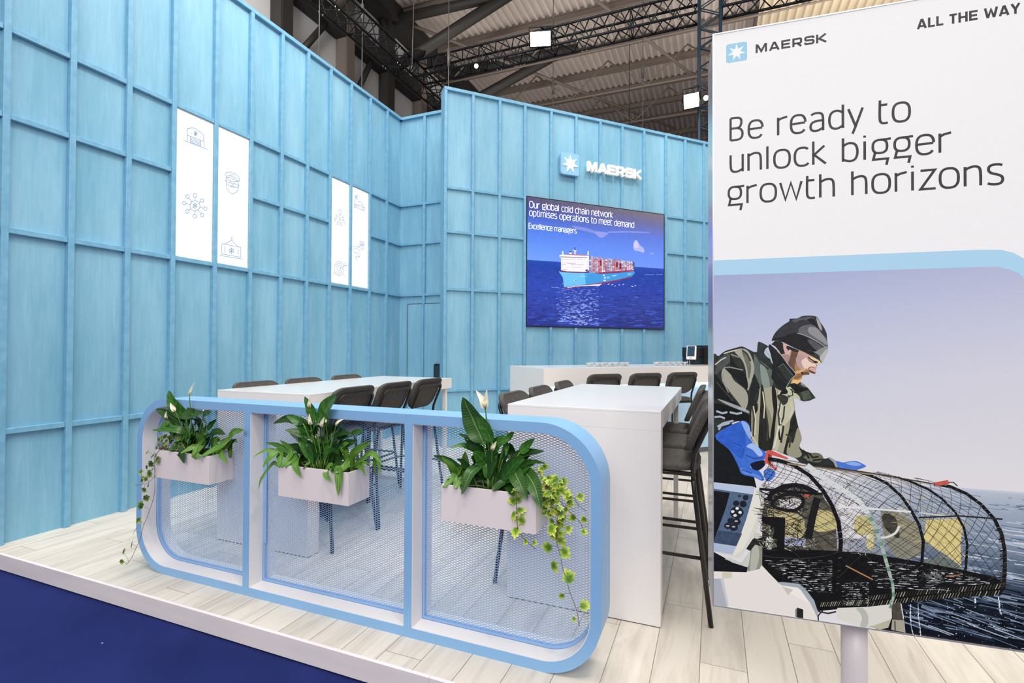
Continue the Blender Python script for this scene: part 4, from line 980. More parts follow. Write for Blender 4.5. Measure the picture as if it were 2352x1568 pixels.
POSTER_ART = [
('C','8e8b7c',[515,392,559,393,611,361,623,315,623,264,571,243,533,282]),
('C','45423a',[521,381,556,374,566,308,527,337]),
('P','dccb8c',[639,375,722,388,737,379,729,314,731,238,692,270,632,309]),
('C','d9cb93',[476,361,492,352,495,270,476,268]),
('C','6f7874',[632,240,686,263,733,230,692,223]),
('P','5a564c',[162,395,224,439,286,451,346,430,384,366,392,233,161,203]),
('C','d5d2d4',[218,397,273,409,286,390,255,370,224,377]),
('C','c0b27a',[180,364,224,360,279,352,294,316,279,273,224,280,184,328]),
('C','cabd84',[319,369,375,372,387,320,322,305]),
('P','a3a8c6',[221,275,297,275,294,246,218,245]),
('P','dedbe0',[387,427,456,414,481,376,481,297,410,289,398,361]),
('C','c9bd86',[445,366,481,363,481,311,442,313]),
('P','131313',[158,228,244,235,476,249,626,239,742,228,817,217,841,200,839,183,828,165,721,140,632,116,545,91,475,70,433,59,392,50,333,34,315,61,270,112,211,114,158,166]),
('P','dcd9d2',[390,54,436,63,475,71,544,91,545,47,539,30,513,9,475,3,439,3,389,20]),
('C','b8bab0',[444,61,462,66,477,47,479,21,472,3,456,4,461,29,456,47]),
('P','b9b79f',[475,6,494,13,543,42,535,13,513,4]),
('P','4d463f',[544,95,570,102,578,53,583,5,542,8,546,47]),
('P','aaa294',[546,41,579,44,582,5,543,8]),
('S','6b6459',5,[553,38,554,7]),
('S','d8d4cc',3,[570,97,577,49]),
('P','141619',[1,716,57,674,97,568,132,489,144,435,1,422]),
('C','2c2f2e',[1,883,20,896,41,914,73,925,97,931,115,923,136,912,152,910,193,885,229,869,267,835,251,801,248,768,259,755,266,701,274,659,285,616,279,586,307,569,333,569,351,552,369,555,385,546,393,523,362,519,288,530,266,546,228,559,198,570,175,568,144,579,116,625,93,665,49,648,12,611,1,619]),
('C','a9a58d',[158,792,194,792,214,781,244,770,260,753,264,713,251,679,247,649,236,598,228,560,196,571,152,571,124,621,125,695,148,739]),
('C','c4c0a6',[214,775,244,767,258,751,262,715,248,679,229,648,213,580,202,575,210,660,218,724]),
('C','5d6863',[136,902,152,885,183,859,198,834,193,792,152,791,136,764,125,733,136,833]),
('C','8a958f',[156,868,175,851,187,793,164,793]),
('C','1d2021',[136,833,148,807,152,788,128,729,117,729,126,781]),
('C','a5a193',[37,853,57,840,71,810,109,776,117,737,105,707,85,732,57,770,33,809,30,835]),
('C','a9a698',[89,923,113,919,129,893,137,850,125,798,115,776,110,841,99,880,73,913]),
('C','6d6f66',[97,914,117,902,127,858,119,815,113,858]),
('C','4b4f4d',[20,883,53,905,69,892,57,875,29,848,8,830]),
('C','15171a',[59,905,77,866,109,832,115,781,81,810,37,857,57,849]),
('C','121417',[4,830,29,804,53,766,81,727,97,713,37,739,2,746]),
('C','9fa1a0',[16,742,53,731,109,709,126,694,109,698,53,720]),
('C','0e0f12',[2,724,57,716,120,688,122,662,89,667,37,669,2,678]),
('S','a8b3c4',7,[6,676,24,679,41,673]),
('S','a8b3c4',7,[16,642,37,656,69,666]),
('S','a8b3c4',7,[12,698,33,691,49,696]),
('S','a8b3c4',7,[20,631,28,647,57,657]),
('S','a8b3c4',7,[57,696,81,691,97,696]),
('S','a8b3c4',7,[85,712,109,707]),
('S','8e9088',4,[61,903,85,893,95,893]),
('S','8e9088',4,[37,855,57,857,101,847]),
('S','8e9088',4,[33,831,33,809,53,766]),
('C','24241f',[158,791,166,788,175,722,183,638,186,573,152,572,152,657,156,722]),
('C','8f8b75',[167,782,175,731,192,681,190,617,183,638,175,710]),
('C','1c1d1a',[193,791,204,783,210,724,205,681,200,617,192,571,183,573,190,638,198,702,194,745]),
('C','22231f',[125,729,144,738,148,709,134,678,126,626,120,656]),
('C','8b8873',[128,708,136,695,133,643,127,635]),
('P','24251f',[264,705,273,659,252,608,247,578,237,560,228,562,241,620,247,641]),
('C','98967e',[273,653,285,615,277,587,285,560,266,548,239,561,247,603,259,600]),
('P','1a1b18',[247,645,259,650,256,637,247,633]),
('C','6c6d58',[307,565,336,569,350,554,336,538,311,540,288,547]),
('S','23241f',6,[288,576,300,565,307,549]),
('S','23241f',6,[307,567,318,553,336,557]),
('S','23241f',6,[318,543,333,546,347,549]),
('S','23241f',6,[281,551,299,542]),
('S','23241f',6,[213,648,218,606]),
('S','23241f',6,[229,657,221,597]),
('S','dcd9cc',5,[212,724,218,682,210,631,198,575]),
('S','3a3b33',5,[130,721,136,678,133,613]),
('S','3a3b33',5,[175,697,181,646,177,603]),
('S','3a3b33',5,[221,741,213,699,216,656]),
('S','3a3b33',5,[232,725,229,687,220,657]),
('S','3a3b33',5,[142,902,156,876,183,851]),
('S','3a3b33',5,[97,919,113,906,125,880]),
('S','3a3b33',5,[236,628,251,616,247,582]),
('S','3a3b33',5,[12,804,33,778,69,736]),
('S','cfccb6',4,[134,721,141,674,138,618]),
('S','cfccb6',4,[164,773,170,722,167,679]),
('S','cfccb6',4,[225,746,218,699,221,661]),
('S','cfccb6',4,[115,651,128,617,148,582]),
('S','cfccb6',4,[248,742,257,713,248,683]),
('S','cfccb6',4,[37,905,57,912,81,919]),
('S','cfccb6',4,[8,865,29,883,45,892]),
('P','4c4b42',[220,680,219,678,218,676,216,675,214,675,213,676,212,677,211,679,212,681,213,683,214,684,216,684,218,683,219,682]),
('P','4c4b42',[249,758,249,756,248,755,246,754,244,754,242,754,241,756,241,758,241,760,242,762,244,763,246,763,248,762,249,760]),
('C','2a3432',[147,932,150,947,158,946,181,932,174,924,169,908,181,891,196,871,193,863,166,877,147,891]),
('C','a9bbc6',[173,916,179,916,190,895,197,880,196,871,192,875,185,893,175,906]),
('P','2a2320',[191,939,203,951,221,949,229,941,229,924,235,904,224,900,215,916,203,932]),
('P','c9a394',[219,904,233,906,243,904,257,926,278,920,300,911,321,897,338,883,345,875,338,871,330,873,332,865,328,853,328,841,321,840,314,844,308,842,309,836,305,834,292,832,287,828,286,822,282,810,273,801,257,802,251,805,264,837,242,868,233,880]),
('C','a98a84',[223,900,239,904,250,896,244,872,235,882]),
('C','b99a9c',[264,892,285,906,298,885,292,867,282,858,268,866]),
('C','eccfc0',[285,882,300,893,310,881,326,872,330,865,323,863,310,863,300,853,290,862]),
('C','ead2a6',[308,898,328,890,344,879,338,873,328,876,317,886]),
('C','6e513f',[257,922,273,918,273,904,267,886,273,864,281,852,269,841,257,852,244,870,249,892]),
('C','a8805a',[266,876,273,864,282,853,298,856,307,848,307,837,287,838,273,840,264,852]),
('C','c99a63',[265,837,278,847,287,840,289,832,286,825,282,810,273,801,257,802,252,807]),
('C','8f6844',[268,835,282,839,287,832,280,822,266,818,261,824]),
('C','e8c283',[260,816,275,815,284,820,282,810,273,801,257,802]),
('C','d8b07a',[264,844,285,852,300,857,292,848,275,842]),
('C','6b4a38',[283,844,292,843,303,845,309,836,298,835,290,836]),
('S','3c2322',5,[284,843,288,837,292,837]),
('C','dba99c',[308,857,315,861,324,857,326,845,321,843,311,848]),
('C','5d3c38',[306,852,315,849,328,841,321,839,310,844]),
('S','70504a',2.2,[305,853,309,860,318,862,323,859]),
('C','2e2522',[320,882,328,883,335,878,329,875,322,877]),
('S','40302a',4,[305,896,313,888,324,881]),
('S','6b4c40',2,[303,891,310,881,321,875]),
('S','8c6a56',2,[329,871,331,865]),
('C','dba9a4',[228,939,232,944,238,938,238,928,247,922,246,914,241,903,235,908,230,924]),
('C','3a2924',[237,932,247,924,245,917,239,925]),
('C','33261f',[239,935,261,926,276,918,273,912,257,916,246,923]),
('C','33343a',[193,951,194,959,201,975,212,990,230,1007,247,1019,248,1027,257,1028,273,1029,286,1036,302,1038,319,1037,333,1032,342,1014,352,998,360,978,362,955,364,925,361,907,352,887,346,876,338,884,317,898,293,912,266,925,244,937,228,946,208,951]),
('C','54555b',[257,1023,286,1031,310,1033,325,1028,310,1022,286,1023,264,1015]),
('C','66676e',[280,997,302,1006,321,1005,338,992,347,976,357,958,361,933,342,945,319,959,296,971,277,979]),
('C','919194',[307,997,328,996,342,980,359,957,361,937,345,949,324,965,307,979]),
('C','1c1d22',[302,1025,321,1027,329,1012,338,991,324,1003,310,1014]),
('C','aaa7a3',[330,1032,337,1022,344,1004,347,986,338,996,332,1016]),
('C','1d1e22',[195,957,225,965,264,979,296,965,328,941,331,917,317,905,293,915,266,927,228,947]),
('C','55555a',[303,955,321,951,345,933,350,917,335,915,316,933]),
('C','8d8d8c',[298,920,319,914,338,901,347,879,359,905,363,925,360,933,343,925,328,915,317,915]),
('C','b9b7b0',[347,907,362,925,361,907,352,887,347,877,340,893]),
('S','b0b0b3',2.2,[271,978,293,971,316,959,338,945,356,930]),
('P','1b1e20',[181,932,186,940,208,919,226,897,244,868,267,837,257,820,239,795,224,775,208,794,191,822,196,873,189,904]),
('P','2f3430',[212,859,228,872,259,832,242,805,221,843]),
('S','a9b0ad',2,[210,916,226,896,244,868,267,837,255,822,237,789]),
('S','6f8079',1.6,[213,859,228,872,259,831]),
('S','3c433f',1.5,[208,839,239,803]),
('P','33352f',[282,810,292,805,305,791,319,771,328,757,310,747,292,743,282,746,260,757,246,779,250,797,266,798]),
('P','c2c4a4',[237,789,251,793,264,774,278,760,282,747,260,755,240,766]),
('C','161716',[248,798,264,805,281,793,305,787,307,784,280,774,264,778]),
('C','8f9186',[284,807,292,805,303,792,292,795,282,801]),
('P','4d564a',[282,774,305,783,316,757,292,745]),
('S','d4d6cc',1.6,[282,809,292,804,305,790,319,770,327,758]),
('S','1c1d1c',3,[249,785,264,772,279,774]),
('S','1c1d1c',3,[255,785,258,763,246,759]),
('C','35372f',[209,759,221,766,239,759,244,749,239,735,228,728,217,742]),
('C','161714',[233,785,242,777,239,767,224,766,217,762,221,774]),
('C','3f6fd0',[9,610,93,666,121,651,127,600,152,576,176,556,167,534,132,522,125,505,152,495,167,470,161,460,136,471,97,479,84,507,57,560]),
('C','2f5fc6',[12,608,89,661,109,599,97,533,63,559]),
('C','8fb0ea',[94,666,120,651,125,604,114,617]),
('C','a7c0f0',[112,578,136,590,163,557,152,545,132,566]),
('C','5f8ae0',[93,503,120,488,152,478,159,465,128,476,101,482]),
('C','10152a',[125,518,167,533,171,517,152,497,134,498]),
('C','4a78d4',[167,496,190,505,204,486,182,460,170,471]),
('S','2348a0',4,[109,547,136,536,163,542]),
('S','2348a0',4,[69,588,97,577]),
('S','2348a0',4,[97,495,128,484]),
('C','4c77cf',[384,546,408,543,426,548,447,550,472,538,469,531,450,522,433,512,394,521]),
('C','8fb0ec',[415,541,440,547,461,539,440,534]),
('P','9fa3a3',[362,557,370,558,385,548,394,521,387,521,380,541]),
('P','cf584f',[175,567,192,569,244,546,240,541,193,552,190,522,210,506,204,500,179,521,169,523]),
('P','8a3430',[180,556,190,553,187,525,179,527]),
('P','d7d5cd',[0,442,130,438,139,435,162,416,168,385,161,343,142,274,110,218,91,183,71,183,0,195]),
('P','b9c6e0',[0,441,138,437,133,410,0,419]),
('C','e4e1d8',[138,428,152,415,155,377,136,305,104,224,78,193,70,195,110,316,133,406]),
('P','526683',[0,419,133,410,110,320,78,222,0,225]),
('P','3b4a63',[19,271,97,269,78,222,0,225,7,241]),
('P','15161a',[0,412,57,409,45,359,19,278,5,235,0,233]),
('P','aebbd6',[0,225,78,221,65,191,0,195]),
('C','20222c',[118,398,117,394,115,390,111,388,107,387,103,389,100,392,99,396,100,400,103,404,107,406,111,406,115,405,117,402]),
('C','20222c',[88,375,87,370,84,366,80,364,76,363,71,365,69,368,67,372,69,377,71,381,76,383,80,384,84,382,87,379]),
('C','20222c',[112,374,111,369,108,365,103,362,98,362,93,364,90,367,89,372,90,377,93,382,98,384,103,385,108,383,111,379]),
('C','20222c',[102,343,99,334,93,326,84,321,75,320,66,323,60,330,57,339,60,348,66,357,75,362,84,363,93,359,99,353]),
('C','20222c',[71,311,70,306,67,302,62,300,57,299,53,301,50,304,49,309,50,314,53,318,57,320,62,321,67,319,70,316]),
('C','20222c',[93,311,91,305,88,300,82,297,77,297,71,298,68,303,66,308,68,314,71,318,77,321,82,322,88,320,91,316]),
('C','20222c',[62,293,61,287,57,283,53,280,47,280,43,281,39,285,38,290,39,295,43,299,47,302,53,303,57,301,61,297]),
('C','20222c',[83,290,82,284,78,279,73,276,67,275,61,277,57,282,56,287,57,293,61,298,67,302,73,302,78,300,82,296]),
('C','20222c',[93,400,92,398,91,397,89,396,87,396,86,396,84,398,84,400,84,402,86,403,87,404,89,404,91,404,92,402]),
('C','e6e7ea',[87,357,86,355,85,353,82,351,80,351,78,352,76,353,76,356,76,358,78,360,80,361,82,361,85,360,86,359]),
('C','e6e7ea',[72,344,71,342,70,340,68,339,65,338,63,339,61,341,61,343,61,345,63,347,65,348,68,348,70,348,72,346]),
('C','e6e7ea',[96,344,95,341,94,339,92,338,89,338,87,339,85,340,85,342,85,345,87,346,89,348,92,348,94,347,95,346]),
('C','e6e7ea',[80,331,79,329,77,327,75,326,73,326,71,326,69,328,68,330,69,332,71,334,73,335,75,336,77,335,79,333]),
('C','a9aebb',[83,311,83,310,81,308,79,308,77,307,74,308,73,309,72,310,73,311,74,313,77,314,79,314,81,313,83,312]),
('C','a9aebb',[56,292,55,290,54,289,51,288,49,288,47,288,45,289,44,291,45,292,47,293,49,294,51,294,54,294,55,293]),
('C','a9aebb',[75,290,74,289,73,288,70,287,68,287,66,287,64,288,64,289,64,291,66,292,68,293,70,293,73,293,74,292]),
('P','15161a',[0,193,38,177,65,163,118,152,112,135,0,123]),
('P','c9ccc5',[40,172,52,179,94,167,122,211,117,154,75,162]),
('P','8f9083',[125,225,142,239,162,231,161,169,153,152,111,137,119,166]),
('C','b5b6a8',[130,224,145,236,152,202,142,152,123,144]),
('P','262725',[110,217,130,252,142,264,169,260,177,247,168,231,139,235,123,211]),
('C','b9b9ad',[197,249,196,238,192,229,187,223,181,223,176,227,172,235,171,246,172,257,176,266,181,271,187,272,192,268,196,260]),
('C','dcdbd2',[189,252,189,244,187,238,184,234,180,234,177,237,175,243,174,250,175,258,177,264,180,268,184,268,187,265,189,260]),
('C','cbc9bd',[158,268,156,264,153,260,148,257,143,256,138,258,135,261,133,266,135,270,138,274,143,277,148,278,153,276,156,273]),
('P','e8e0db',[0,123,111,135,153,152,159,167,205,119,211,113,270,111,285,100,315,60,332,33,333,0,0,0]),
('P','aeb1ba',[0,97,25,100,38,46,48,1,0,0]),
('P','c8cad0',[25,100,35,102,53,12,48,1,38,46]),
('P','cfcdb4',[32,124,64,130,63,109,32,101]),
('P','a3adb5',[208,114,224,117,276,119,294,105,321,69,332,33,332,10,310,57,279,100,270,105,224,105]),
('P','f0e9e4',[224,106,270,104,282,95,309,57,285,66,242,84]),
('P','cbc3bf',[224,102,258,96,241,75]),
('P','23241f',[270,37,288,33,288,2,267,4]),
('P','7b7c78',[264,29,270,37,268,3,264,6]),
('S','2d2d2a',4,[333,0,333,20,349,43]),
('S','2d2d2a',5,[333,34,362,32,386,42]),
]
HOOPS = {'A':[180,540,214,536,259,523,309,491,348,444,374,397,393,344,400,280,395,197,385,92],'B':[299,526,362,478,424,440,452,421,473,391,498,340,518,273,534,206,547,155,548,112,538,79],'C':[448,515,489,505,531,485,571,446,597,404,619,359,630,308,625,223,616,178],'D':[562,506,602,494,646,474,680,448,714,410,737,362,745,311,741,239,734,200],'E':[659,493,702,489,744,470,781,440,814,398,832,352,839,303,839,243,835,187],'L':[188,529,162,479,156,410,156,330,158,256,161,200]}
TRAP_BARS = [
('S','17171a',9,[152,432,239,431,347,432]),
('S','8d7f66',5,[239,527,386,518,485,510]),
('S','3b332b',4,[299,526,448,518,562,505,659,493]),
('S','e2e2e2',6,[395,395,480,397,597,398]),
('S','c9c9c6',5,[619,398,693,395]),
('S','2a2a28',5,[619,382,727,399,834,400]),
('S','c65a50',13,[661,492,698,503]),
('S','26262a',3,[698,502,710,503,721,492]),
('S','dcdcd8',7,[565,349,555,326,533,310,511,304]),
('S','17171a',16,[184,394,193,422,237,449,286,453,331,432]),
('S','1b1b1c',11,[193,388,230,419,280,418,286,390,255,366,206,372,193,388]),
('S','1b1b1c',22,[331,418,316,352,303,276]),
('S','141414',24,[161,325,221,328,218,225]),
('S','141414',14,[180,317,212,307,199,264]),
('S','d8473f',8,[292,423,305,422]),
('S','b5865a',4,[414,200,451,183,491,165]),
('S','9a6a48',4,[689,204,725,213]),
]
TRAP_SLATS = [[161,184,375,211],[170,178,375,203],[178,173,375,196],[187,167,375,189],[195,161,375,182],[204,155,375,175],[212,150,375,167],[220,144,375,160],[229,138,374,153],[237,133,374,146],[245,127,374,139],[254,121,374,131],[262,116,374,124],[270,110,374,117],[278,105,374,110],[286,99,374,103],[401,139,480,153],[401,132,480,145],[401,124,480,138],[401,117,480,131],[401,110,480,124],[401,102,480,116],[401,95,480,109],[401,88,480,102],[401,80,480,95],[401,73,480,88],[401,66,480,80],[476,219,608,228],[478,212,617,221],[479,204,626,215],[481,197,635,209],[483,190,644,203],[485,183,653,198],[487,176,662,192],[489,168,671,186],[491,161,680,180],[493,154,689,174],[495,147,698,168],[497,140,707,162],[632,218,722,221],[632,213,733,218],[632,208,745,215],[632,203,757,211],[632,198,768,208],[632,193,780,205],[632,188,791,201],[632,182,802,198],[632,177,814,195]]
TRAP_ROPE = [[475,99,545,121,632,145,721,166,831,193],[475,80,545,100,632,125,721,150,828,172],[339,58,403,72,480,90]]
DRIPS = [[595,101,594,67,596,30,601,6],[615,106,616,63,622,9],[823,160,825,133,828,111],[764,148,765,134]]
# ------------------------------------------------------------------ flat printed / lit artwork: strokes, polygons, lettering
def sup(cx, cy, rx, ry, a0, a1, n=12, e=2.6):
    out = []
    for k in range(n + 1):
        a = math.radians(a0 + (a1 - a0) * k / n); c, s = math.cos(a), math.sin(a)
        out.append((cx + rx * math.copysign(abs(c) ** (2 / e), c), cy + ry * math.copysign(abs(s) ** (2 / e), s)))
    return out
XH = 0.775
GLY = {
 'o': (0.86, [sup(.40, .39, .345, .39, 0, 360, 24)]), 'O': (1.02, [sup(.47, .5, .40, .5, 0, 360, 26)]),
 'n': (0.78, [[(.07, 0), (.07, XH)], [(.07, .66), (.27, .755), (.44, XH), (.58, .73), (.64, .58), (.64, 0)]]),
 'm': (1.22, [[(.07, 0), (.07, XH)], [(.07, .66), (.25, .755), (.40, XH), (.52, .73), (.575, .58), (.575, 0)], [(.575, .64), (.76, .755), (.90, XH), (1.02, .73), (1.08, .58), (1.08, 0)]]),
 'h': (0.78, [[(.07, 0), (.07, 1)], [(.07, .66), (.27, .755), (.44, XH), (.58, .73), (.64, .58), (.64, 0)]]),
 'r': (0.56, [[(.07, 0), (.07, XH)], [(.07, .65), (.24, .73), (.50, XH)]]),
 'e': (0.82, [[(.06, .41), (.70, .43)], sup(.385, .39, .335, .39, 5, 325, 22)]),
 'a': (0.80, [[(.10, .70), (.22, .765), (.44, XH), (.59, .72), (.64, .58), (.64, 0)], [(.64, .44), (.32, .43), (.13, .37), (.06, .22), (.10, .06), (.24, 0), (.42, .01), (.64, .12)]]),
 'd': (0.82, [[(.66, 1), (.66, 0)], [(.66, .66), (.50, .755), (.33, XH), (.14, .70), (.06, .50), (.06, .26), (.14, .07), (.30, 0), (.46, .01), (.66, .11)]]),
 'b': (0.82, [[(.08, 1), (.08, 0)], [(.08, .66), (.24, .755), (.42, XH), (.60, .70), (.68, .50), (.68, .26), (.60, .07), (.44, 0), (.28, .01), (.08, .09)]]),
 'p': (0.82, [[(.08, XH), (.08, -.28)], [(.08, .66), (.24, .755), (.42, XH), (.60, .70), (.68, .50), (.68, .26), (.60, .07), (.44, 0), (.28, .01), (.08, .09)]]),
 'y': (0.68, [[(.02, XH), (.335, .02)], [(.64, XH), (.335, .02), (.20, -.29)]]),
 't': (0.56, [[(.13, .98), (.11, .18), (.17, .04), (.30, 0), (.46, .02)], [(.12, XH), (.44, XH)]]),
 'u': (0.78, [[(.07, XH), (.07, .20), (.13, .05), (.27, 0), (.44, .02), (.64, .12)], [(.64, XH), (.64, 0)]]),
 'l': (0.30, [[(.10, 1), (.10, 0)]]), 'i': (0.30, [[(.10, XH), (.10, 0)], [(.10, .93), (.10, 1.02)]]),
 'c': (0.72, [sup(.385, .39, .335, .39, 48, 318, 18)]),
 'k': (0.70, [[(.08, 1), (.08, 0)], [(.56, XH), (.12, .42), (.62, 0)]]),
 'g': (0.82, [sup(.36, .50, .29, .275, 0, 360, 20), [(.36, XH), (.60, XH), (.80, .79)], [(.17, .28), (.09, -.03), (.68, -.03), (.62, -.29)]]),
 'w': (1.02, [[(.02, XH), (.25, .02), (.49, .74), (.73, .02), (.96, XH)]]),
 'z': (0.68, [[(.05, XH), (.60, XH), (.05, .02), (.63, .02)]]),
 's': (0.72, [[(.58, .73), (.46, XH), (.22, XH), (.09, .70), (.08, .54), (.18, .44), (.46, .36), (.59, .27), (.59, .10), (.48, 0), (.22, 0), (.05, .05)]]),
 'x': (0.68, [[(.04, XH), (.60, 0)], [(.60, XH), (.04, 0)]]),
 'B': (0.86, [[(.08, 0), (.08, 1)], [(.08, 1), (.46, 1), (.60, .93), (.62, .74), (.55, .58), (.42, .53), (.08, .53)], [(.42, .53), (.60, .47), (.68, .30), (.64, .10), (.48, 0), (.08, 0)]]),
 'E': (0.72, [[(.62, 1), (.08, 1), (.08, 0), (.62, 0)], [(.08, .52), (.56, .52)]]),
 ' ': (0.45, [])}
def chaikin(q):
    for _ in range(2):
        r = [q[0]]
        for a, b in zip(q[:-1], q[1:]): r += [(a[0] * .75 + b[0] * .25, a[1] * .75 + b[1] * .25), (a[0] * .25 + b[0] * .75, a[1] * .25 + b[1] * .75)]
        q = r + [q[-1]]
    return q
for ch in 'nmhadbptusB': GLY[ch] = (GLY[ch][0], [chaikin(q) if len(q) >= 5 else q for q in GLY[ch][1]])
BLD = {
 'M': (1.34, [[(.11, 0), (.11, .89), (.20, .89), (.61, .14), (1.02, .89), (1.11, .89), (1.11, 0)]]),
 'A': (1.20, [[(.10, 0), (.50, .89), (.62, .89), (1.02, 0)], [(.28, .26), (.84, .26)]]),
 'E': (1.06, [[(.95, .89), (.11, .89), (.11, .11), (.95, .11)], [(.11, .50), (.88, .50)]]),
 'R': (1.14, [[(.11, 0), (.11, .89), (.80, .89), (.90, .80), (.90, .48), (.80, .38), (.11, .38)], [(.52, .38), (.92, 0)]]),
 'S': (1.10, [[(.92, .70), (.92, .82), (.84, .89), (.20, .89), (.11, .80), (.11, .60), (.20, .52), (.84, .49), (.93, .40), (.93, .20), (.84, .11), (.18, .11), (.10, .18), (.10, .30)]]),
 'K': (1.12, [[(.11, 0), (.11, 1)], [(.98, .96), (.30, .50), (1.02, .03)]]),
 'L': (0.86, [[(.11, 1), (.11, .11), (.80, .11)]]),
 'T': (0.96, [[(0, .89), (.88, .89)], [(.44, .89), (.44, 0)]]),
 'H': (1.10, [[(.11, 0), (.11, 1)], [(.89, 0), (.89, 1)], [(.11, .5), (.89, .5)]]),
 'W': (1.52, [[(.08, 1), (.36, .10), (.44, .10), (.74, .80), (1.04, .10), (1.12, .10), (1.40, 1)]]),
 'Y': (1.02, [[(.06, 1), (.48, .45), (.90, 1)], [(.48, .45), (.48, 0)]]),
 ' ': (0.40, [])}
def ribbon(pts, w, closed=False):
    """outline quads of a stroke with mitred joints -> list of (left, right) points"""
    P = [Vector(p) for p in pts]
    Q = [P[0]]
    for p in P[1:]:
        if (p - Q[-1]).length > 1e-6: Q.append(p)
    P = Q
    if len(P) < 2: return []
    if (P[0] - P[-1]).length < 1e-5 and len(P) > 3: closed = True; P = P[:-1]
    n = len(P); out = []
    for i in range(n):
        a = P[i] - P[i - 1] if (i > 0 or closed) else P[1] - P[0]
        b = P[(i + 1) % n] - P[i] if (i < n - 1 or closed) else P[i] - P[i - 1]
        a = a.normalized(); b = b.normalized(); t = a + b
        if t.length < 1e-4: t = a
        t.normalize(); nr = Vector((-t.y, t.x)); k = max(0.45, abs(t.dot(a)))
        out.append((P[i] + nr * (w / 2 / k), P[i] - nr * (w / 2 / k)))
    if closed: out.append(out[0])
    return out
def text_strokes(s, font, u0, u1, base, cap, track=0.0):
    """(name, strokes) per letter, set between u0 and u1 on a baseline"""
    adv = 0; raw = []
    for ch in s:
        a, st = font[ch]; raw.append((ch, [[(x + adv, y) for x, y in q] for q in st])); adv += a + track
    xs = [x for _, st in raw for q in st for x, _ in q]; x0, x1 = min(xs), max(xs); k = (u1 - u0) / (x1 - x0)
    return [(ch, [[(u0 + (x - x0) * k, base + y * cap) for x, y in q] for q in st]) for ch, st in raw if st]
class Art:
    def __init__(s, fn, step): s.fn = fn; s.v = []; s.f = []; s.c = []; s.d = 0.0; s.step = step
    def poly(s, pts, col, cols=None):
        b = len(s.v); s.d += s.step
        s.v += [s.fn(p[0], p[1], s.d) for p in pts]
        s.c += [lin(c) for c in cols] if cols else [lin(col)] * len(pts)
        s.f.append(list(range(b, b + len(pts))))
    def smooth(s, pts, col, k=4):
        n = len(pts); out = []
        for i in range(n):
            p0, p1, p2, p3 = (Vector(pts[(i + j) % n]) for j in (-1, 0, 1, 2))
            for q in range(k):
                t = q / k
                out.append(0.5 * ((2 * p1) + (p2 - p0) * t + (2 * p0 - 5 * p1 + 4 * p2 - p3) * t * t + (3 * p1 - p0 - 3 * p2 + p3) * t ** 3))
        s.poly([(p.x, p.y) for p in out], col)
    def stroke(s, pts, w, col, up=True):
        r = ribbon(pts, w)
        if not r: return
        if up: s.d += s.step
        b = len(s.v); c = lin(col)
        for l, q in r: s.v += [s.fn(l.x, l.y, s.d), s.fn(q.x, q.y, s.d)]; s.c += [c, c]
        s.f += [[b + 2 * i, b + 2 * i + 1, b + 2 * i + 3, b + 2 * i + 2] for i in range(len(r) - 1)]
    def grid(s, u0, u1, rows, nx=12, sub=5):
        """rows: [(v, left colour, right colour)] bottom to top"""
        s.d += s.step; b = len(s.v); R = []
        for (v0, l0, r0), (v1, l1, r1) in zip(rows[:-1], rows[1:]):
            for k in range(sub): R.append((v0 + (v1 - v0) * k / sub, [x + (y - x) * k / sub for x, y in zip(lin(l0), lin(l1))], [x + (y - x) * k / sub for x, y in zip(lin(r0), lin(r1))]))
        R.append((rows[-1][0], lin(rows[-1][1]), lin(rows[-1][2])))
        for v, l, r in R:
            for i in range(nx + 1):
                t = i / nx; s.v.append(s.fn(u0 + (u1 - u0) * t, v, s.d)); s.c.append(tuple(x + (y - x) * t for x, y in zip(l, r)))
        m = nx + 1
        s.f += [[b + j * m + i, b + j * m + i + 1, b + (j + 1) * m + i + 1, b + (j + 1) * m + i] for j in range(len(R) - 1) for i in range(nx)]
    def data(s, L, k=0.001):
        for e in L:
            p = [(e[-1][i] * k, e[-1][i + 1] * k) for i in range(0, len(e[-1]), 2)]
            if e[0] == 'P': s.poly(p, e[1])
            elif e[0] == 'C': s.smooth(p, e[1])
            else:
                if len(p) > 3:
                    q = [Vector(x) for x in p]; cl = (q[0] - q[-1]).length < 1e-6; n = len(q) - 1; p = []
                    for i in range(n):
                        p0 = q[i - 1] if i > 0 else (q[n - 1] if cl else q[0]); p3 = q[i + 2] if i + 2 <= n else (q[1] if cl else q[n])
                        for j in range(4):
                            t = j / 4; p.append(0.5 * ((2 * q[i]) + (q[i + 1] - p0) * t + (2 * p0 - 5 * q[i] + 4 * q[i + 1] - p3) * t * t + (3 * q[i] - p0 - 3 * q[i + 1] + p3) * t ** 3))
                    p = [(x.x, x.y) for x in p] + [tuple(q[-1])]
                s.stroke(p, e[2] * k, e[1])
    def build(s, name, m, parent=None):
        me = bpy.data.meshes.new(name); me.from_pydata(s.v, [], s.f); me.materials.append(m)
        a = me.color_attributes.new('ink', 'FLOAT_COLOR', 'POINT')
        a.data.foreach_set('color', [x for c in s.c for x in (*c, 1.0)])
        o = bpy.data.objects.new(name, me); C.objects.link(o)
        if parent: child_at(o, parent)
        return o
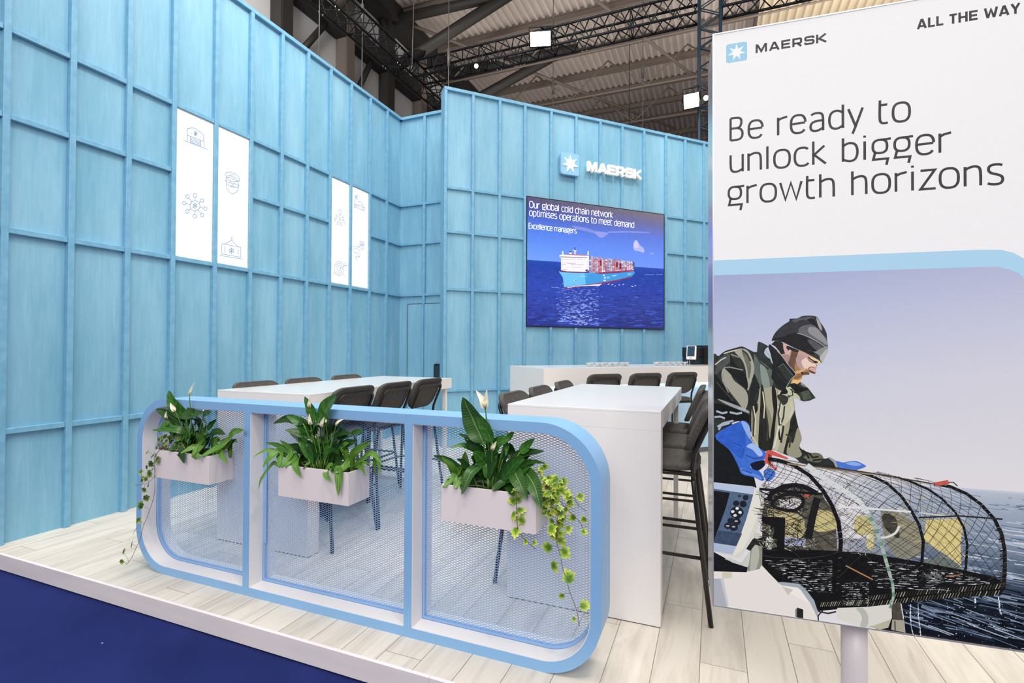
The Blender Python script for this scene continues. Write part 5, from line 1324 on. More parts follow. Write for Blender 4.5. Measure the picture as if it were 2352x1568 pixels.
def ink_mat(name, e_, refl=0.25, rough=0.5, noise=0.0, nsc=40):
    """printed colours lit from behind (light box / screen)"""
    m = mat(name, '#000000', rough, 0, 0.25)
    at = nd(m, 'ShaderNodeAttribute', attribute_name='ink')
    col = at.outputs['Color']
    if noise:                       # soft photographic texture in the printed tones, none in pure white
        tc = nd(m, 'ShaderNodeTexCoord'); f = None
        bw = nd(m, 'ShaderNodeRGBToBW'); lk(m, col, bw.inputs[0])
        inv = nd(m, 'ShaderNodeMapRange'); inv.inputs[1].default_value = 0.0; inv.inputs[2].default_value = 0.30; inv.inputs[3].default_value = noise; inv.inputs[4].default_value = 0.06; lk(m, bw.outputs[0], inv.inputs[0])
        n1 = nd(m, 'ShaderNodeTexNoise', Scale=float(nsc), Detail=8, Roughness=0.72, Distortion=0.6); lk(m, tc.outputs['Object'], n1.inputs['Vector'])
        ce = nd(m, 'ShaderNodeMath', operation='SUBTRACT'); lk(m, n1.outputs[0], ce.inputs[0]); ce.inputs[1].default_value = 0.5
        am = nd(m, 'ShaderNodeMath', operation='MULTIPLY'); lk(m, ce.outputs[0], am.inputs[0]); lk(m, inv.outputs[0], am.inputs[1])
        ad = nd(m, 'ShaderNodeMath', operation='ADD'); lk(m, am.outputs[0], ad.inputs[0]); ad.inputs[1].default_value = 1.0
        vv = nd(m, 'ShaderNodeVectorMath', operation='SCALE'); lk(m, col, vv.inputs[0]); lk(m, ad.outputs[0], vv.inputs['Scale']); col = vv.outputs[0]
    v = nd(m, 'ShaderNodeVectorMath', operation='SCALE'); v.inputs['Scale'].default_value = refl
    lk(m, col, v.inputs[0]); lk(m, v.outputs[0], bsdf(m).inputs['Base Color'])
    lk(m, col, bsdf(m).inputs['Emission Color']); bsdf(m).inputs['Emission Strength'].default_value = e_
    return m

# ------------------------------------------------------------------ lit panels with line icons in the left wall
M_LIT = mat('backlit_white_acrylic', '#6a6a6a', 0.35, emit='#ffffff', estr=0.92)
M_ICON = mat('pale_blue_icon_line', '#435c76', 0.5, emit='#86aace', estr=0.68)
ZL, ZT = 2.257, 3.653
PANELS = [(STL[3], STL[4], 'white backlit panel with warehouse and network icons on the long blue wall'),
          (STL[4], STL[5], 'white backlit panel with bearded captain and hanging container icons on the long blue wall'),
          (STL[8], STL[9], 'white backlit panel with team idea and target icons on the long blue wall'),
          (STL[9], STL[10], 'white backlit panel with truck and snowflake pin icons on the long blue wall')]
proots = []
XF = XW - 0.020
for a, b, lb in PANELS:
    y0, y1 = a + 0.022, b - 0.022
    t = thing('light_panel', lb, 'light panel', (XF, (y0 + y1) / 2, ZL), group=None)
    child_at(MB().box((XF - 0.012, y0 + 0.008, ZL + 0.008), (XF, y1 - 0.008, ZT - 0.008)).build('diffuser', M_LIT), t)
    fo_, fi_ = rrect(y0, ZL - 0.004, y1, ZT + 0.004, 0), rrect(y0 + 0.009, ZL + 0.009, y1 - 0.009, ZT - 0.009, 0)
    g = MB(); ring_prism(g, fo_, fi_, lambda u, v, d: (d, u, v), XF - 0.012, XF + 0.006); child_at(g.build('frame', M_WHITE), t)
    proots.append(t)
for nm, (k, strokes) in ICONS.items():
    g = MB()
    for q in strokes:
        r = ribbon([(q[i] * .001, q[i + 1] * .001) for i in range(0, len(q), 2)], 0.0056)
        if r:
            vs = [p for l, rr_ in r for p in ((XF + 0.0012, l.x, l.y), (XF + 0.0012, rr_.x, rr_.y))]
            g.add(vs, [(2 * i, 2 * i + 1, 2 * i + 3, 2 * i + 2) for i in range(len(r) - 1)])
    child_at(g.build(nm, M_ICON), proots[k])

# ------------------------------------------------------------------ video screen on the back wall
u0, u1, z0, z1 = SCR
scr = thing('video_screen', 'large video screen on the back wall showing a blue container ship at sea', 'screen', fB((u0 + u1) / 2, z0, 0.03))
g = MB(); g.prism([(u0, z0), (u1, z0), (u1, z1), (u0, z1)], fB, 0.0, 0.044); child_at(g.build('panel', mat('black_screen_edge', '#101014', 0.4)), scr)
fS = lambda u, v, d: fB(u, v, 0.0445 + d)
art = Art(fS, 0.00004); k = 0.012
hz0, hz1 = 2.731, 2.764
art.grid(u0 + k, u1 - k, [(2.70, '#6f9af0', '#6f90ec'), (2.95, '#5d8cea', '#668aea'), (3.25, '#4a74dc', '#5f78d4'), (3.48, '#4352a6', '#6b6d9e'), (3.60, '#4e4f82', '#77708a'), (z1 - k, '#55506a', '#7a7078')])
art.data([e for e in SCREEN_ART if e[1] in ('a9aee6', 'c3c0ea', '8b9fe4', '7f8ad2', '8f94da', '7d8ddb')])
art.poly([(u0 + k, z0 + k), (u1 - k, z0 + k), (u1 - k, hz1), (u0 + k, hz0)], '#2f46a8')
art.grid(u0 + k, u1 - k, [(z0 + k, '#262f7c', '#2f3270'), (2.0, '#2e3f9e', '#323c88'), (2.35, '#2c46ac', '#2c40a0'), (2.66, '#2040a0', '#22409e'), (2.728, '#1f46a6', '#2648a6')])
rs = random.Random(11)
def streaks(art, rs, n, ua, ub, va, vb, cols, l0, l1, w0, w1, slope=0.0, dens=None):
    for _ in range(n):
        t = rs.random() if dens is None else rs.random() ** dens
        v = va + (vb - va) * t; L = (l0 + (l1 - l0) * rs.random()) * (1.25 - t * 0.85)
        u = ua + (ub - ua) * rs.random(); w_ = (w0 + (w1 - w0) * rs.random()) * (1.25 - t * 0.9)
        if u + L > ub: u = ub - L
        if v + slope * L - 2 * w_ < va - 0.006: continue
        m = rs.uniform(-0.5, 0.5) * w_ * 2
        art.stroke([(u, v), (u + L * .35, v + m + slope * L * .35), (u + L * .7, v + m * .3 + slope * L * .7), (u + L, v + slope * L)], w_, rs.choice(cols), up=(_ % 40 == 0))
streaks(art, rs, 700, u0 + k, u1 - k, z0 + 0.03, 2.68, ['#2a3c9a', '#3a52bc', '#24307a', '#3d58c0', '#1f2c72', '#34489f'], 0.04, 0.20, 0.004, 0.013, 0.05, 1.3)
streaks(art, rs, 420, u0 + 0.50, u0 + 1.28, z0 + 0.03, 2.42, ['#5f7ada', '#7a90e4', '#3f59b8', '#98a8ee', '#2c3f94'], 0.03, 0.10, 0.004, 0.012, 0.05)
streaks(art, rs, 110, u0 + 0.62, u0 + 1.15, z0 + 0.06, 2.30, ['#93a6ec', '#7f93e2', '#b4c2f6'], 0.02, 0.06, 0.004, 0.009, 0.05)
art.data([e for e in SCREEN_ART if e[1] not in ('a9aee6', 'c3c0ea', '8b9fe4', '7f8ad2', '8f94da', '7d8ddb')])
M_SCR = ink_mat('lit_led_screen', 1.08, 0.12, 0.35, 1.0, 14)
art.build('ship_picture', M_SCR, scr)
for s_, a, b, base, ch in (('Our global cold chain network', 1.322, 2.815, 3.522, 0.098), ('optimises operations to meet demand', 1.322, 3.232, 3.399, 0.098), ('Excellence managers', 1.314, 2.136, 3.205, 0.082)):
    if ch > 0.09 and base > 3.45: cap_ = Art(lambda u, v, d: fB(u, v, 0.052 + d), 0.00002)
    if ch < 0.09: cap_.build('title_caption', M_SCR, scr); cap_ = Art(lambda u, v, d: fB(u, v, 0.052 + d), 0.00002)
    for _, st in text_strokes(s_, GLY, a, b, base, ch):
        for q in st: cap_.stroke(q, 0.0108 if ch > 0.09 else 0.0100, '#ffffff', up=False)
cap_.build('subtitle_caption', M_SCR, scr)

# ------------------------------------------------------------------ wall sign: badge and lettering
def star7(cx, cy, R_, r_, n=7, rot=90):
    return [(cx + (R_ if i % 2 == 0 else r_) * math.cos(math.radians(rot + i * 180 / n)), cy + (R_ if i % 2 == 0 else r_) * math.sin(math.radians(rot + i * 180 / n))) for i in range(2 * n)]
bx0, bx1, by0, by1 = 1.838, 2.158, 4.098, 4.437
badge = thing('star_badge', 'rounded light blue badge with white seven pointed star above the screen', 'sign', fB((bx0 + bx1) / 2, by0, 0.1))
g = MB(); g.prism(rrect(bx0, by0, bx1, by1, 0.035), fB, 0.0425, 0.095); child_at(g.build('plate', mat('pale_blue_acrylic', '#8fc3e6', 0.4)), badge)
M_SIGN = mat('white_sign_acrylic', '#f7f4ee', 0.4, emit='#fff8ee', estr=0.12)
g = MB(); g.prism(star7((bx0 + bx1) / 2, (by0 + by1) / 2 - 0.002, 0.145, 0.062), fB, 0.095, 0.104); child_at(g.build('star', M_SIGN), badge)
sign = thing('wall_lettering', 'raised white capital letters fixed to the back wall beside the star badge', 'sign', fB(2.83, 4.20, 0.1))
def solid_stroke(g, q, w_, fn, d0, d1):
    r = ribbon(q, w_)
    vs = [p for l, rr_ in r for p in (fn(l.x, l.y, d0), fn(rr_.x, rr_.y, d0), fn(l.x, l.y, d1), fn(rr_.x, rr_.y, d1))]
    fs = []
    for i in range(len(r) - 1):
        a, b = 4 * i, 4 * i + 4
        fs += [(a + 2, a + 3, b + 3, b + 2), (a, b, b + 1, a + 1), (a, a + 2, b + 2, b), (a + 1, b + 1, b + 3, a + 3)]
    fs += [(0, 1, 3, 2), (len(vs) - 4, len(vs) - 2, len(vs) - 1, len(vs) - 3)]
    g.add(vs, fs)
for ch, st in text_strokes('MAERSK', BLD, 2.33, 3.345, 4.205, 0.155, 0.10):
    g = MB()
    for j, q in enumerate(st): solid_stroke(g, q, 0.036, fB, 0.060 - 0.0003 * j, 0.105 + 0.0003 * j)
    child_at(g.build('letter', M_SIGN), sign)
    # stand-off pin behind each letter
pin = MB()
for ch, st in text_strokes('MAERSK', BLD, 2.33, 3.345, 4.205, 0.155, 0.10):
    q = st[0][len(st[0]) // 2]
    pin.prism([(q[0] - .006, q[1] - .006), (q[0] + .006, q[1] - .006), (q[0] + .006, q[1] + .006), (q[0] - .006, q[1] + .006)], fB, 0.0, 0.062)
po_ = child_at(pin.build('stand_off_pins', M_CHROME), sign); po_['kind'] = 'stuff'

# ------------------------------------------------------------------ tall poster light box on a post
PS, PC_ = math.sin(math.radians(4.1)), math.cos(math.radians(4.1))
PO = Vector((-0.005, 1.955, 0.490)); PW, PH, PT = 0.95, 2.066, 0.25
fP = lambda u, v, d: (PO.x + PC_ * u + PS * d, PO.y + PS * u - PC_ * d, PO.z + v)      # d towards the viewer
box_ = thing('poster_light_box', 'tall white poster light box with a fisherman picture on a round white post', 'light box', fP(PW / 2, -0.49, -PT / 2))
M_BOX = mat('satin_aluminium_sheet', '#d9d9dc', 0.22, 0.55)
g = MB(); g.prism([(0.0, 0.0), (PW, 0.0), (PW, PH), (0.0, PH)], fP, -PT, -0.004); child_at(g.build('housing', M_BOX), box_)
ou = [(0.0, 0.0), (PW, 0.0), (PW, PH), (0.0, PH)]; q = 0.0035
inn = [(q, q), (PW - q, q), (PW - q, PH - q), (q, PH - q)]
g = MB(); ring_prism(g, ou, inn, fP, -0.006, 0.0015); child_at(g.build('frame', M_ALU), box_)
seam = MB()
for v in (0.36, 0.45, 0.62, 0.66, 0.87, 1.25):
    seam.prism([(-0.0006, v), (0.0003, v), (0.0003, v + 0.006), (-0.0006, v + 0.006)], fP, -PT * 0.55, -PT * 0.45)
art = Art(lambda u, v, d: fP(min(max(u, 0.0025), PW - 0.0025), min(max(v, 0.0025), PH - 0.0025), d), 0.0000125); art.d = -0.0035
e_ = 0.002
art.poly([(e_, 1.20), (PW - e_, 1.20), (PW - e_, PH - e_), (e_, PH - e_)], '#f3f1f3')
art.grid(e_, PW - e_, [(0.0, '#e0dce2', '#e3dfe2'), (0.486, '#dfdbe2', '#e2dee2'), (0.62, '#dad7e1', '#dcd9e0'), (0.85, '#c9cbe0', '#d6d4e0'), (1.05, '#b4bcdd', '#c6c8de'), (1.205, '#9faad0', '#b6bada')], 14)
art.grid(0.30, 0.62, [(0.15, '#9a9cab', '#141c2a'), (0.178, '#a9abb8', '#2c384c'), (0.249, '#c0c0cb', '#5c6b82'), (0.334, '#d2d0da', '#8a98ac'), (0.426, '#dad7e0', '#a3aebf'), (0.478, '#dcd9e1', '#b9c0cf'), (0.490, '#dedbe2', '#dad7e0')], 10)
art.grid(0.62, PW - e_, [(e_, '#0b0f18', '#0a0d16'), (0.136, '#121926', '#141c2a'), (0.178, '#2a3648', '#2c384c'), (0.249, '#5c6b82', '#56657c'), (0.334, '#8a98ac', '#8492a8'), (0.426, '#a3aebf', '#9eaabd'), (0.478, '#b9c0cf', '#b5bdcd'), (0.487, '#cdd0dc', '#cdd0db')], 8)
art.grid(0.50, 0.62, [(e_, '#0b0f18', '#0b0f18'), (0.136, '#121926', '#121926'), (0.150, '#141c2a', '#141c2a')], 3)
rp = random.Random(5)
streaks(art, rp, 230, 0.52, PW - e_, 0.20, 0.475, ['#b6c0d0', '#7a889e', '#c9d0dc', '#6a7890', '#98a5b8', '#56657c'], 0.02, 0.11, 0.0016, 0.006, -0.08)
streaks(art, rp, 210, 0.55, PW - e_, 0.01, 0.24, ['#0a0e16', '#1b2636', '#3a4960', '#0d121b', '#56687f', '#7d8ca2', '#0a0d14'], 0.03, 0.13, 0.002, 0.010, -0.10)
streaks(art, rp, 60, 0.57, PW - e_, 0.01, 0.20, ['#8e9cb2', '#a9b4c6', '#6f7f96'], 0.03, 0.10, 0.0012, 0.003, -0.28)
art.poly([(e_, 1.242), (0.60, 1.239), (0.781, 1.238), (0.836, 1.235), (0.868, 1.224), (0.891, 1.206), (0.92, 1.165), (PW - e_, 1.10), (PW - e_, 1.005), (0.93, 1.06), (0.905, 1.125), (0.880, 1.160), (0.857, 1.173), (0.825, 1.183), (0.781, 1.1835), (0.5, 1.185), (e_, 1.188)], '#aed5ef')
art.poly([(0.93, 1.17), (PW - e_, 1.12), (PW - e_, 1.25), (0.85, 1.25), (0.89, 1.215)], '#f3f1f3')
art.data(POSTER_ART)
# the trap: slats, net, hoops, ropes
def P2(l): return [(l[i] * .001, l[i + 1] * .001) for i in range(0, len(l), 2)]
def at_(pl, t):
    L = [0]
    for a, b in zip(pl[:-1], pl[1:]): L.append(L[-1] + math.dist(a, b))
    x = max(0, min(1, t)) * L[-1]
    for i in range(len(pl) - 1):
        if x <= L[i + 1] or i == len(pl) - 2:
            k_ = (x - L[i]) / max(1e-9, L[i + 1] - L[i]); return (pl[i][0] + (pl[i + 1][0] - pl[i][0]) * k_, pl[i][1] + (pl[i + 1][1] - pl[i][1]) * k_)
for l in TRAP_SLATS:
    p = P2(l)
    for _ in range(16):
        t = rp.random(); L = rp.uniform(0.03, 0.12); y = rp.uniform(-0.002, 0.002)
        a, b = at_(p, t), at_(p, min(1, t + L)); art.stroke([(a[0], a[1] + y), (b[0], b[1] + y)], rp.uniform(0.0006, 0.0019), rp.choice(['#8f9398', '#c3c6ca', '#5c5f63', '#e2e3e4', '#3a3b3d']), up=(_ == 0))
for l in TRAP_ROPE:
    p = P2(l); n_ = 46 if len(p) > 3 else 24
    for i in range(n_):
        a = at_(p, i / n_); art.stroke([(a[0], a[1] - 0.007), (a[0] + 0.006, a[1] + 0.009)], 0.0018, rp.choice(['#8a8573', '#b9b49d', '#5d5a4e', '#3a382f']), up=(i == 0))
HP = {k_: P2(v) for k_, v in HOOPS.items()}
def panel(a, b, n_, sh, col, w_, jit=0.0015):
    A_, B_ = HP[a], HP[b]
    for i in range(-sh, n_ + 1):
        for sg in (1, -1):
            t0 = i / n_ if sg == 1 else (i + sh) / n_; t1 = (i + sh) / n_ if sg == 1 else i / n_
            q = []
            for k_ in range(7):
                f = k_ / 6; t = t0 + (t1 - t0) * f
                if -0.001 <= t <= 1.001:
                    x, y = at_(A_, t), at_(B_, t); bow = 0.010 * math.sin(PI * f) * (1 - t)
                    q.append((x[0] + (y[0] - x[0]) * f + rp.uniform(-jit, jit), x[1] + (y[1] - x[1]) * f + bow + rp.uniform(-jit, jit)))
            if len(q) > 1: art.stroke(q, w_ * rp.uniform(0.8, 1.25), col if rp.random() < .85 else '#4a463e', up=(i % 6 == 0))
# tangle at the near end, then clean panels
for _ in range(560):
    x = rp.uniform(0.155, 0.29); y = rp.uniform(0.225, 0.45); a = rp.uniform(0, PI); L = rp.uniform(0.01, 0.035)
    if y > 0.535 - 0.5 * (max(0, x - 0.12)) : continue
    art.stroke([(x, y), (x + L * math.cos(a), y + L * math.sin(a) * 0.7)], rp.uniform(0.0008, 0.0026), rp.choice(['#141414', '#1c1b1a', '#141414', '#2b2926', '#141414', '#8f8b80', '#c9c6bd']), up=(_ % 30 == 0))
for _ in range(330):
    x = rp.uniform(0.29, 0.50); y = rp.uniform(0.24, 0.48); a = rp.uniform(0, PI); L = rp.uniform(0.008, 0.028)
    art.stroke([(x, y), (x + L * math.cos(a), y + L * math.sin(a) * 0.7)], rp.uniform(0.0006, 0.0017), rp.choice(['#1c1b1a', '#2b2926', '#3a372f', '#6b675c', '#c4bfae', '#8b7f55']), up=(_ % 30 == 0))
for _ in range(160):
    x = rp.uniform(0.54, 0.74); y = 0.395 - (x - 0.54) * 0.55 + rp.uniform(-0.06, 0.10); a = rp.choice([0.35, -0.5]) + rp.uniform(-.2, .2); L = 0.02
    if y < 0.22: continue
    art.stroke([(x, y), (x + L * math.cos(a), y + L * math.sin(a))], 0.0008, rp.choice(['#c9b25c', '#b59a45', '#e6d69a']), up=(_ % 30 == 0))
panel('L', 'A', 15, 4, '#161616', 0.0014, 0.003); panel('L', 'A', 11, -3 + 6, '#161616', 0.0010, 0.004)
panel('A', 'C', 13, 5, '#1b1a19', 0.0012); panel('A', 'C', 17, 7, '#232220', 0.0009, 0.003)
panel('C', 'D', 12, 4, '#1d1c1b', 0.0012); panel('D', 'E', 12, 4, '#201f1d', 0.0012); panel('C', 'D', 9, 4, '#2b2926', 0.0008, 0.003)
for nm, w_ in (('C', 0.0085), ('D', 0.0065), ('A', 0.0125), ('E', 0.0095)):
    art.stroke(HP[nm], w_, '#121212')
    for i in range(26):
        a = at_(HP[nm], i / 26); art.stroke([(a[0] - w_ * .3, a[1]), (a[0] + w_ * .45, a[1] + 0.004)], 0.0012, rp.choice(['#6b6a66', '#9c9b97', '#2d2c2a', '#3c3a37']), up=(i == 0))
for i in range(60):
    t = 0.55 + 0.45 * rp.random(); a = at_(HP['E'], t); art.stroke([(a[0] - 0.014 * rp.random(), a[1]), (a[0] + 0.004, a[1] + 0.006)], 0.003, rp.choice(['#121212', '#24221f', '#3a372f']), up=(i == 0))
art.data(TRAP_BARS)
rb = HP['B']
for i in range(40):
    t = i / 40; a, b = at_(rb, t), at_(rb, t + 0.027)
    art.stroke([a, b], 0.013 * (1 - t) + 0.006, '#d5d9da' if t < 0.42 else ('#a9b8ae' if i % 3 else '#6f9484'), up=(i == 0))
for i in range(22): a = at_(rb, i / 22); art.stroke([(a[0] - 0.003, a[1] - 0.002), (a[0] + 0.004, a[1] + 0.002)], 0.0014, '#8a9695' if i < 10 else '#45665a', up=(i == 0))
for l in DRIPS:
    p = P2(l); art.stroke(p, 0.0014, '#b9c3d0')
    for i in range(12): a = at_(p, rp.random()); art.stroke([(a[0], a[1]), (a[0] + rp.uniform(-.002, .002), a[1] - 0.006)], 0.0022, '#dfe4ea', up=(i == 0))
for i in range(150):
    x = rp.uniform(0.56, 0.93); y = rp.uniform(0.012, 0.135) - 0.02 * rp.random(); s_ = rp.uniform(0.0006, 0.0019)
    art.poly([(x - s_, y), (x, y - s_), (x + s_, y), (x, y + s_)], rp.choice(['#ffffff', '#c9d2de', '#8f9db0']))
M_INK = ink_mat('backlit_print', 0.82, 0.14, 0.45, 2.4, 48)
art.build('printed_picture', M_INK, box_)
hd = Art(lambda u, v, d: fP(u, v, -0.0031 + d), 0.00001)
for s_, a, b, base in (('Be ready to', 0.0605, 0.600, 1.671), ('unlock bigger', 0.0605, 0.711, 1.556), ('growth horizons', 0.054, 0.842, 1.441)):
    for _, st in text_strokes(s_, GLY, a, b, base, 0.0800, 0.06):
        for q in st: hd.stroke(q, 0.0078, '#3c3839', up=False)
hd.build('headline', M_INK, box_)
lg_ = Art(lambda u, v, d: fP(u, v, -0.0031 + d), 0.00002)
lg_.poly(rrect(0.046, 1.953, 0.115, 2.021, 0.008), '#9bcdea'); lg_.poly(star7(0.0805, 1.9875, 0.0305, 0.0125), '#f6f5f6')
lg_.build('star_logo', M_INK, box_)
nm_ = Art(lambda u, v, d: fP(u, v, -0.0031 + d), 0.00001)
for _, st in text_strokes('MAERSK', BLD, 0.146, 0.362, 1.973, 0.0305, 0.10):
    for q in st: nm_.stroke(q, 0.0068, '#3a3637', up=False)
nm_.build('brand_lettering', M_INK, box_)
nm_ = Art(lambda u, v, d: fP(u, v, -0.0031 + d), 0.00001)
for _, st in text_strokes('ALL THE WAY', BLD, 0.624, 0.886, 1.967, 0.0325, 0.12):
    for q in st: nm_.stroke(q, 0.0066, '#3a3637', up=False)
nm_.build('slogan_lettering', M_INK, box_)
pc = fP(0.474, 0, -PT / 2)
g = MB(); g.tube([(pc[0], pc[1], 0.012), (pc[0], pc[1], 0.492)], 0.040, 28); child_at(g.build('post', mat('white_painted_post', '#e6dfe2', 0.4)), box_)
g = MB(); g.lathe([(0.20, 0), (0.20, 0.008), (0.19, 0.012)], (pc[0], pc[1], 0.0), 40); child_at(g.build('base_plate', M_WHITE), box_)
